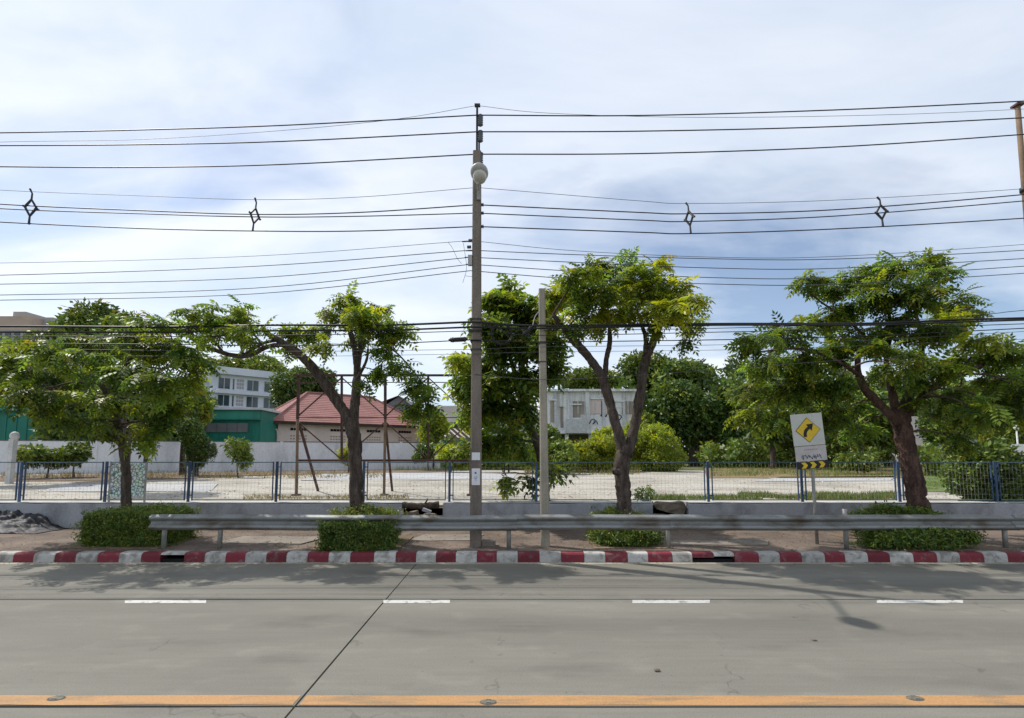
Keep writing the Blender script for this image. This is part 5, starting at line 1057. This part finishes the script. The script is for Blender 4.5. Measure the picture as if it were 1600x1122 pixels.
tree('street_tree', 'large spreading street tree with a thick reddish trunk at the right', 13.2,
  [[(1438, 808, 0, 18.48), (1430, 760, 0, 15.96), (1419, 712, 0, 15.12), (1411, 672, 0, 15.54), (1405, 640, 0, 15.12)],
   [(1404, 660, -.1, 9.24), (1375, 632, -.2, 7.56), (1350, 605, -.3, 6.72), (1340, 575, -.3, 5.04), (1344, 540, -.2, 3.36)], [(1402, 648, 0, 8.40), (1392, 605, .1, 6.30), (1385, 560, .2, 4.62), (1392, 515, .2, 3.36), (1385, 465, .2, 2.10)], [(1408, 645, .1, 8.40), (1430, 590, .2, 6.30), (1440, 540, .3, 4.62), (1430, 485, .3, 3.36), (1420, 435, .3, 2.10)],
   [(1410, 655, 0, 8.40), (1450, 612, -.2, 6.72), (1490, 590, -.3, 5.04), (1545, 568, -.3, 3.36), (1600, 560, -.3, 1.68)], [(1348, 590, -.3, 3.78), (1300, 560, -.5, 2.94), (1245, 545, -.6, 2.35), (1185, 550, -.6, 1.51)], [(1385, 560, .2, 3.36), (1330, 505, .3, 2.52), (1280, 470, .3, 1.68), (1250, 445, .3, 1.09)], [(1440, 540, .3, 3.36), (1480, 495, .4, 2.52), (1520, 480, .4, 1.68)], [(1352, 606, -.3, 3.36), (1290, 610, .3, 2.52), (1220, 620, .9, 1.68)]],
  [(1270, 440, .3, 30, 10, .4, 16, .06), (1310, 450, .3, 36, 14, .5, 24, .06), (1350, 425, .3, 34, 12, .5, 20, .08), (1400, 415, .3, 32, 12, .5, 18, .10), (1440, 415, .3, 28, 13, .5, 18, .10), (1465, 430, .3, 22, 18, .5, 18, .08), (1380, 455, .2, 44, 18, .7, 36, .10), (1440, 460, .3, 44, 20, .7, 36, .10), (1490, 475, .4, 34, 18, .6, 26, .10), (1525, 490, .4, 18, 10, .4, 10, .06), (1330, 485, .2, 44, 18, .7, 34, .08), (1285, 500, 0, 36, 16, .6, 28, .12),
   (1230, 520, -.5, 36, 18, .6, 30, .10), (1180, 530, -.6, 28, 16, .5, 22, .06), (1190, 570, -.6, 34, 18, .6, 28, .12), (1245, 565, -.5, 38, 20, .7, 34, .10), (1300, 550, -.3, 38, 20, .7, 34, .08), (1350, 530, 0, 38, 20, .7, 32, .10), (1400, 510, -.3, 38, 18, .6, 30, .12), (1450, 520, -.3, 36, 18, .6, 30, .12), (1485, 508, -.5, 26, 18, .4, 26, .5), (1545, 530, -.4, 36, 10, .4, 20, .42), (1580, 550, -.3, 36, 18, .6, 28, .12), (1520, 565, -.2, 40, 20, .7, 36, .08), (1470, 570, -.4, 34, 18, .5, 22, .10),
   (1200, 615, 1.0, 36, 18, .6, 28, .14), (1260, 610, 1.2, 38, 20, .6, 32, .08), (1310, 600, .8, 34, 20, .6, 26, .06), (1170, 650, 1.0, 26, 16, .5, 20, .22), (1215, 655, 1.2, 26, 14, .5, 16, .16), (1270, 645, 1.2, 30, 16, .5, 20, .06), (1410, 570, -.5, 28, 14, .4, 14, .12), (1560, 600, -.3, 42, 22, .7, 36, .08), (1605, 610, -.2, 30, 30, .7, 26, .08), (1500, 620, -.3, 30, 20, .5, 22, .08), (1535, 645, -.3, 24, 22, .4, 18, .06), (1480, 650, -.1, 22, 20, .4, 14, .05), (1600, 655, -.1, 26, 18, .5, 16, .12), (1320, 640, .3, 36, 26, .6, 20, .04), (1370, 590, .5, 30, 24, .6, 18, .04), (1440, 625, -.4, 16, 8, .3, 5, .2), (1165, 610, 1.0, 26, 20, .5, 18, .1), (1235, 600, 1.0, 34, 20, .6, 24, .05), (1290, 650, 1.4, 30, 22, .5, 20, .03), (1340, 670, 1.6, 28, 22, .5, 16, .03), (1500, 690, .6, 20, 18, .4, 12, .05), (1560, 640, .4, 30, 22, .6, 20, .05), (1395, 545, -.6, 30, 14, .4, 16, .14), (1440, 590, .8, 34, 20, .6, 20, .03)], bark='bark_red', leaf_s=.33, dens=.92, tint=1.0)
tree('lot_tree', 'drooping dark green tree behind the two poles', 16.6,
  [[(852, 785, 0, 9), (850, 740, 0, 8), (838, 690, .1, 7.5), (820, 650, .2, 7), (812, 600, .2, 6)], [(813, 612, .2, 5), (818, 565, .1, 4.5), (832, 520, 0, 4), (845, 480, 0, 2.5)], [(812, 605, .2, 5), (795, 550, .1, 4), (790, 500, 0, 3), (793, 455, 0, 2)], [(818, 645, .2, 5), (780, 600, 0, 4), (745, 575, -.2, 2.5), (715, 565, -.3, 1.5)], [(820, 560, .1, 3), (855, 545, -.1, 2.5), (870, 575, -.2, 1.5)], [(836, 690, 0, 3), (805, 690, -.2, 2.4), (790, 715, -.4, 1.6), (788, 740, -.5, 1)]],
  [(790, 450, 0, 16, 10, .4, 14, .08), (785, 475, 0, 36, 18, .6, 36, .16), (820, 485, 0, 34, 18, .6, 34, .18), (775, 510, -.1, 34, 16, .6, 32, .10), (830, 520, 0, 40, 20, .7, 36, .05), (790, 540, 0, 38, 18, .7, 32, .05), (855, 535, -.1, 26, 20, .5, 24, .06), (865, 570, -.2, 14, 26, .35, 22, .06), (745, 565, -.2, 30, 18, .5, 26, .14), (722, 560, -.3, 16, 10, .4, 9, .4), (760, 600, -.1, 36, 22, .6, 38, .08), (730, 605, -.3, 20, 26, .4, 24, .22), (800, 590, .2, 36, 22, .6, 32, .04), (770, 640, 0, 36, 22, .6, 36, .05), (735, 645, -.2, 20, 18, .4, 18, .2), (810, 640, .2, 28, 22, .6, 26, .03), (785, 680, 0, 30, 16, .5, 22, .08), (830, 600, .2, 20, 26, .5, 18, .04), (750, 690, .1, 26, 18, .5, 18, .12), (815, 695, .2, 16, 20, .4, 10, .06), (788, 745, -.5, 9, 9, .2, 5, .08), (868, 735, -.1, 11, 16, .25, 8, .08), (832, 745, -.3, 5, 7, .2, 3, .06)], leaf_s=.42, tm=PIN_L, tint=1.0)

# ------------------------------------------------------------------ hedges and shrubs on the pavement
def hedge(px0, px1, yb, yt, Yf, depth, label, n, ls, boxy=True, yel=.12, dark=.4, fine=True, zlift=0):
    a, b = P(px0, yb, Yf), P(px1, yb, Yf); zt = P(px0, yt, Yf + depth * .4).z
    return bush('hedge' if boxy else 'shrub', label, ((a.x + b.x) / 2, Yf + depth / 2, (WALK_Z + zt) / 2), ((b.x - a.x) / 2, depth / 2, (zt - WALK_Z) / 2), n, ls, yel, dark, group='shrubs round the street trees', boxy=boxy, stray=True, cat='hedge' if boxy else 'shrub', fineleaf=fine)
hedge(119, 250, 855, 799, 12.0, 1.4, 'clipped box hedge round the far left tree, at the end of the barrier', 6500, .13, yel=.14)
hedge(497, 612, 857, 817, 11.56, .48, 'low dark shrub poking out under the barrier below the leaning tree', 3000, .12, boxy=True, yel=.05, dark=.6)
hedge(505, 625, 850, 793, 12.35, 1.0, 'grassy green shrub behind the barrier at the foot of the leaning tree', 1500, .15, boxy=False, yel=.3)
hedge(935, 1035, 854, 826, 11.95, .8, 'loose dark shrub under the barrier below the forked tree', 1300, .2, boxy=False, yel=.08, dark=.5)
hedge(922, 1025, 850, 798, 12.4, 1.0, 'grassy tuft behind the barrier at the foot of the forked tree', 1500, .16, boxy=False, yel=.3)
hedge(1372, 1540, 856, 826, 11.55, .8, 'sprawling dark shrub in front of the barrier below the thick reddish trunk', 2400, .2, boxy=False, yel=.08, dark=.45)
hedge(1360, 1520, 850, 793, 12.4, 1.2, 'leafy shrub behind the barrier round the thick reddish trunk', 2200, .18, boxy=False, yel=.14)
c = P(1548, 745, 15.9); bush('shrub', 'tall leafy shrub growing over the fence at the right edge', c, (1.25, .55, .98), 1500, .30, .08, .45, cat='shrub')
c = P(1575, 775, 15.8); bush('shrub', 'low leafy shrub at the fence foot beside the right edge', (c.x, c.y, LOT_Z + .32), (1.0, .4, .34), 700, .22, .06, .5, cat='shrub')
c = P(1008, 772, 16.2); bush('weed', 'thin leafy weed behind the fence right of the forked trunk', (c.x, c.y, LOT_Z + .24), (.3, .25, .25), 60, .16, .05, .5, cat='weed', spiky=.6)

# ------------------------------------------------------------------ plants in and beyond the lot
bgtree('broadleaf_tree', 'tall broadleaf tree rising behind the far left street tree', 168, 520, 72, 46, 21, n=1500, ls=.42, yel=.12, dark=.45, lobes=10, trunk_px=204, trunk_r=.08)
bgtree('broadleaf_tree', 'dark dense tree shading the boundary wall at the left', 215, 635, 62, 52, 30, n=1500, ls=.6, yel=.05, dark=.65, lobes=9, trunk_px=232, trunk_r=.12)
bgtree('broadleaf_tree', 'dark tree in front of the navy tarpaulin at the left', 120, 640, 60, 46, 27, n=1200, ls=.55, yel=.04, dark=.65, lobes=8, trunk_px=206, trunk_r=.09)
bgtree('broadleaf_tree', 'leafy tree at the left edge in front of the dark green shed', 20, 600, 60, 50, 25, n=1300, ls=.5, yel=.12, dark=.5, lobes=8, trunk_px=-40, trunk_r=.12)
bgtree('broadleaf_tree', 'pale green tree beside the white office block', 290, 640, 34, 46, 34, n=800, ls=.55, yel=.25, dark=.3, lobes=6)
bgtree('clipped_tree', 'dark clipped column of leaves against the boundary wall', 308, 690, 27, 42, 33, n=1500, ls=.38, yel=.03, dark=.7, lobes=12, fineleaf=True, ry=1.0)
bgtree('sapling', 'small sapling in front of the boundary wall right of the clipped column', 374, 712, 24, 26, 31, n=260, ls=.36, yel=.15, dark=.3, lobes=7, trunk_r=.04)
bgtree('far_tree', 'far tree directly above the roof of the white office block', 420, 578, 48, 20, 125, n=700, ls=1.7, yel=.18, dark=.35, lobes=7)
bgtree('far_tree', 'far tree left of the white office block roof', 345, 572, 44, 20, 122, n=600, ls=1.6, yel=.2, dark=.35, lobes=6)
bgtree('far_tree', 'dark round tree between the white office block and the red roof', 478, 612, 52, 38, 84, n=1300, ls=1.1, yel=.03, dark=.7, lobes=9)
bgtree('far_tree', 'wide dark tree behind the ruined building', 1050, 585, 78, 38, 76, n=1900, ls=1.2, yel=.10, dark=.5, lobes=11, trunk_px=1083, trunk_r=.5)
bgtree('far_tree', 'feathery green tree over the roof of the ruined building', 925, 592, 50, 22, 84, n=900, ls=1.2, yel=.2, dark=.35, lobes=8)
bgtree('far_tree', 'dark tree with a thick black trunk right of the round bush', 1085, 640, 62, 58, 58, n=1700, ls=.95, yel=.03, dark=.75, lobes=10, trunk_r=.75)
bgtree('far_tree', 'dark tree left of the road sign at the back of the lot', 1150, 645, 58, 58, 56, n=1500, ls=.95, yel=.03, dark=.75, lobes=9, trunk_r=.35)
bgtree('far_tree', 'shady tree directly behind the road sign', 1245, 650, 66, 58, 46, n=1500, ls=.8, yel=.05, dark=.7, lobes=9, trunk_px=1205, trunk_r=.25)
bgtree('far_tree', 'shady tree left of the thick reddish trunk', 1345, 660, 62, 52, 42, n=1500, ls=.7, yel=.06, dark=.65, lobes=9)
bgtree('far_tree', 'dark tree hiding the left half of the white gabled house', 1478, 668, 30, 34, 40, n=700, ls=.6, yel=.06, dark=.65, lobes=7, trunk_r=.1)
bgtree('far_tree', 'shady tree directly right of the thick reddish trunk', 1445, 650, 44, 46, 52, n=1000, ls=.8, yel=.06, dark=.65, lobes=8)
bgtree('far_tree', 'mid green tree above the white gabled house at the right', 1528, 648, 46, 44, 38, n=1100, ls=.6, yel=.14, dark=.45, lobes=9, trunk_r=.12)
bgtree('far_tree', 'mid green tree above the white hoarding at the right edge', 1606, 660, 40, 40, 30, n=900, ls=.5, yel=.14, dark=.45, lobes=8, trunk_r=.1)
bgtree('far_tree', 'dark tree crown behind the large right hand crown at the right edge', 1590, 610, 60, 40, 40, n=1000, ls=.7, yel=.05, dark=.7, lobes=8)
bgtree('conifer', 'yellow green cone shaped tree at the right edge', 1558, 680, 24, 36, 33, n=800, ls=.4, yel=.55, dark=.1, lobes=9, fineleaf=True)
bgtree('round_bush', 'large round light green bush right of the forked trunk', 1022, 705, 50, 42, 41, n=2000, ls=.5, yel=.30, dark=.2, lobes=12, fineleaf=True, cat='bush', trunk_r=.1)
bgtree('vine_bush', 'bright yellow green creeper mound left of the forked trunk', 930, 710, 55, 24, 40, n=1500, ls=.5, yel=.42, dark=.12, lobes=10, cat='bush', trunk_r=.08)
bgtree('vine_bush', 'bright creeper climbing under the ruined building', 965, 690, 36, 24, 46, n=900, ls=.55, yel=.36, dark=.15, lobes=8, cat='bush', trunk_r=.08)
bgtree('bush', 'green bush right of the short pole at the back of the lot', 880, 712, 34, 22, 36, n=700, ls=.45, yel=.15, dark=.45, lobes=7, cat='bush', trunk_r=.06)
bgtree('bush', 'wide green bush between the two poles at the back of the lot', 795, 706, 48, 26, 38, n=1100, ls=.5, yel=.2, dark=.35, lobes=9, cat='bush', trunk_r=.06)
bgtree('bush', 'yellow green bush left of the tall pole in front of the shed', 705, 708, 34, 24, 39, n=800, ls=.5, yel=.3, dark=.3, lobes=8, cat='bush', trunk_r=.06)
bgtree('bush', 'leafy bush beside the right end of the red roofed house', 678, 672, 26, 30, 44, n=700, ls=.55, yel=.3, dark=.25, lobes=8, cat='bush', trunk_r=.08)
bgtree('bush', 'low dark bush at the right end of the boundary wall', 670, 708, 26, 14, 42, n=400, ls=.45, yel=.03, dark=.7, lobes=6, cat='bush', trunk_r=.05)
bgtree('bush', 'scraggy bush at the lot edge below the road sign', 1115, 712, 26, 16, 52, n=450, ls=.5, yel=.15, dark=.4, lobes=6, cat='bush', trunk_r=.05)
bgtree('bush', 'low bush in front of the white gabled house', 1480, 712, 40, 16, 36, n=500, ls=.5, yel=.25, dark=.3, lobes=6, cat='bush', trunk_r=.05)
bgtree('bush', 'dry scraggy bush right of the road sign behind the fence', 1340, 722, 36, 18, 36, n=500, ls=.4, yel=.15, dark=.5, lobes=7, cat='bush', trunk_r=.05)
bgtree('bush', 'arching plant by the white post at the far left', 75, 712, 36, 20, 30, n=260, ls=.5, yel=.12, dark=.5, lobes=6, cat='bush', trunk_r=.05)
bgtree('bush', 'arching plant right of the white post by the boundary wall', 118, 712, 30, 18, 31, n=220, ls=.5, yel=.05, dark=.6, lobes=6, cat='bush', trunk_r=.05)
bgtree('bush', 'small bright plant behind the leaning trunk by the boundary wall', 545, 708, 20, 14, 38, n=160, ls=.5, yel=.4, dark=.1, lobes=5, cat='bush', trunk_r=.04)

bgtree('bush', 'loose green shrub screening the right end of the ruined building', 1000, 672, 24, 26, 50, n=500, ls=.6, yel=.24, dark=.3, lobes=6, cat='bush', trunk_r=.06)
bgtree('bush', 'loose dark shrub under the left wing of the ruined building', 850, 684, 26, 22, 50, n=420, ls=.6, yel=.12, dark=.4, lobes=6, cat='bush', trunk_r=.06)
# the far wood behind the lot reads as one dark mass
def wood(name, label, px0, px1, Y, prof, n, ls, yel, dark, dep=4):
    u = nrs.uniform(0, 1, n); px = px0 + (px1 - px0) * u; xs = [q[0] for q in prof]; top = np.interp(px, xs, [q[1] for q in prof])
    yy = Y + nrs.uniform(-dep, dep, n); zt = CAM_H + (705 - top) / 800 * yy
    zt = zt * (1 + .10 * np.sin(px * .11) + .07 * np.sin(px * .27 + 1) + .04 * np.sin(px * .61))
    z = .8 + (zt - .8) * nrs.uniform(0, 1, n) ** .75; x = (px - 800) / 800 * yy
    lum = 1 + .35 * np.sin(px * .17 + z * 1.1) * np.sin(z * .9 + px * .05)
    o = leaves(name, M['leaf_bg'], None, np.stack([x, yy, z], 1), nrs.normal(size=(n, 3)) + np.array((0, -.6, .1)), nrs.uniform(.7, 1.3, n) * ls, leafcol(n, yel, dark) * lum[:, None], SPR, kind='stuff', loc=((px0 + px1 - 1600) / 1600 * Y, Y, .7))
    return tag(o, label, 'trees')
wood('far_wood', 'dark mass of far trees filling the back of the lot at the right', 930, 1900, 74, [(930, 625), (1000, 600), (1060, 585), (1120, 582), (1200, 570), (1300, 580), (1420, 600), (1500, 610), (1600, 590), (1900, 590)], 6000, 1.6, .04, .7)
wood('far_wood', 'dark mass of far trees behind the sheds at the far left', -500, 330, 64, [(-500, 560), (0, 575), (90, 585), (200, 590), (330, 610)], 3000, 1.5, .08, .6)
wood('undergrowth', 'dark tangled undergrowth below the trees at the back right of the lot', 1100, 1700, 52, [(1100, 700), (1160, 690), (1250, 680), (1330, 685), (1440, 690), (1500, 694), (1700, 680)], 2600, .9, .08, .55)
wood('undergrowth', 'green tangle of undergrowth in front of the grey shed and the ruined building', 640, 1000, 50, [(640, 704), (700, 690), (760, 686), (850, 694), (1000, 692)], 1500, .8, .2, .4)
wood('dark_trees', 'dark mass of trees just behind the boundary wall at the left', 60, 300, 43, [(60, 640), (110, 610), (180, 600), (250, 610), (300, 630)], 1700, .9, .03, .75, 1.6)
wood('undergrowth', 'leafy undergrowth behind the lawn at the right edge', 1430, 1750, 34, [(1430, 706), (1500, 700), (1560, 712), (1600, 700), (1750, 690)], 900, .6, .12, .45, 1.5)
# grass and weeds
def reg_px(px0, px1, y0, y1, z, sd):
    def f(n):
        r = np.random.RandomState(sd); out = []
        for _ in range(n):
            p = G(r.uniform(px0, px1), r.uniform(y0, y1), z); out.append(tuple(p))
        b = np.array(out); k = np.array([mn.noise(Vector((q[0] * .7, q[1] * .5, sd))) for q in out]); return b[k > -.12]
    return f
blades('grass', 'green grass strip across the back of the lot at the right', reg_px(1110, 1470, 725, 745, LOT_Z, 1), 11000, .30, (.10, .16, .03), dry=.12)
blades('grass', 'weedy grass along the fence foot right of the forked tree', reg_px(1015, 1400, 772, 781, LOT_Z, 2), 9000, .17, (.08, .13, .025), dry=.15)
blades('grass', 'bright grass tufts behind the billboard frame', reg_px(600, 740, 727, 736, LOT_Z, 3), 2600, .40, (.10, .16, .025), dry=.1)
blades('grass', 'dry weeds along the foot of the boundary wall', reg_px(0, 600, 738, 748, LOT_Z, 4), 6000, .28, (.07, .08, .025), dry=.5)
blades('grass', 'yellowing weeds at the back of the lot left of the forked tree', reg_px(820, 1000, 731, 742, LOT_Z, 5), 3000, .38, (.12, .14, .03), dry=.4)
blades('grass', 'sunlit lawn at the right behind the thick reddish trunk', reg_px(1440, 1560, 726, 766, LOT_Z, 6), 12000, .12, (.10, .17, .03), dry=.1)
blades('grass', 'dry grass wisps along the front edge of the lot at the left', reg_px(380, 640, 774, 782, LOT_Z, 7), 1300, .12, (.13, .13, .05), dry=.4)
blades('grass', 'weeds growing along the foot of the low wall', lambda n: np.stack([nrs.uniform(-16, 16, n), 14.98 - np.abs(nrs.normal(0, .12, n)), np.full(n, WALK_Z)], 1)[np.array([mn.noise(Vector((x * .5, 0, 2))) > .05 for x in np.linspace(-16, 16, n)])], 2500, .16, (.06, .11, .02), dry=.25)
p = [G(1440, 768, LOT_Z + .035), G(1700, 768, LOT_Z + .035), G(1650, 727, LOT_Z + .035), G(1455, 727, LOT_Z + .035)]
lw_ = MB().poly(p, (0, 0, -.05)).build('lawn', mat('lawn_green', (.12, .17, .04), .95, .3, .8, .4, 12, fine=.2)); tag(lw_, 'flat green lawn patch beside the lot at the right', 'lawn', kind='structure')
p = [G(1105, 747, LOT_Z + .03), G(1480, 746, LOT_Z + .03), G(1480, 722, LOT_Z + .03), G(1095, 722, LOT_Z + .03)]
lw_ = MB().poly(p, (0, 0, -.05)).build('verge', mat('verge_soil', (.17, .16, .065), .95, .4, .8, .4, 12, col2=(.20, .11, .06), fine=.2)); tag(lw_, 'rough reddish earth verge at the back of the lot at the right', 'verge', kind='structure')

# fallen leaves and grit
def litter(name, label, n, fx, cols, s0, s1):
    pos = fx(n); n = len(pos); d = nrs.normal(size=(n, 3)); d[:, 2] *= .15
    tv = np.array([(0, 0, .1), (.45, .25, .25), (1, 0, .1), (.45, -.25, .25)], float)
    c = np.array(cols)[nrs.randint(len(cols), size=n)] * nrs.uniform(.6, 1.3, (n, 1))
    o = leaves(name, M['grass'], None, pos, d, nrs.uniform(s0, s1, n), c, (tv, [(0, 1, 2, 3)]), kind='stuff', upj=.15); return tag(o, label, 'litter')
LC = [(.20, .12, .05), (.12, .075, .04), (.26, .19, .07), (.08, .10, .03)]
def on_walk(n):
    x = np.concatenate([nrs.uniform(-13, 13, n // 2), nrs.choice([-9.5, -3.6, 3.0, 9.8], n - n // 2) + nrs.normal(0, 1.6, n - n // 2)]); y = 11.62 + 3.3 * nrs.uniform(0, 1, n) ** 1.3
    return np.stack([x, y, np.full(n, WALK_Z + .012)], 1)
litter('fallen_leaves', 'brown fallen leaves scattered over the pavement', 2600, on_walk, LC, .03, .075)
litter('fallen_leaves', 'few dry leaves and grit washed against the kerb', 500, lambda n: np.stack([nrs.uniform(-13, 13, n), KY - .02 - np.abs(nrs.normal(0, .09, n)), np.full(n, .006)], 1), LC, .02, .05)
litter('debris', 'bits of rubbish and dry leaves strewn over the lot', 2600, lambda n: np.array([tuple(G(nrs.uniform(-50, 1500), 705 + 77 * nrs.uniform(.38, 1), LOT_Z + .02)) for _ in range(n)]), LC + [(.4, .36, .3), (.5, .5, .48)], .04, .15)

for lab, pts_ in (('dark soil and rubble strip along the foot of the boundary wall at the far left', ((-120, 752), (160, 751), (330, 746), (330, 738), (150, 741), (-120, 745))), ('dark soil strip along the foot of the boundary wall behind the billboard frame', ((330, 744), (480, 741), (640, 738), (700, 737), (700, 731), (480, 735), (330, 738)))):
    q_ = [G(a, b, LOT_Z + .034) for a, b in pts_]; o = MB().poly(q_, (0, 0, -.03)).build('soil_strip', M['soil']); tag(o, lab, 'soil', kind='structure')
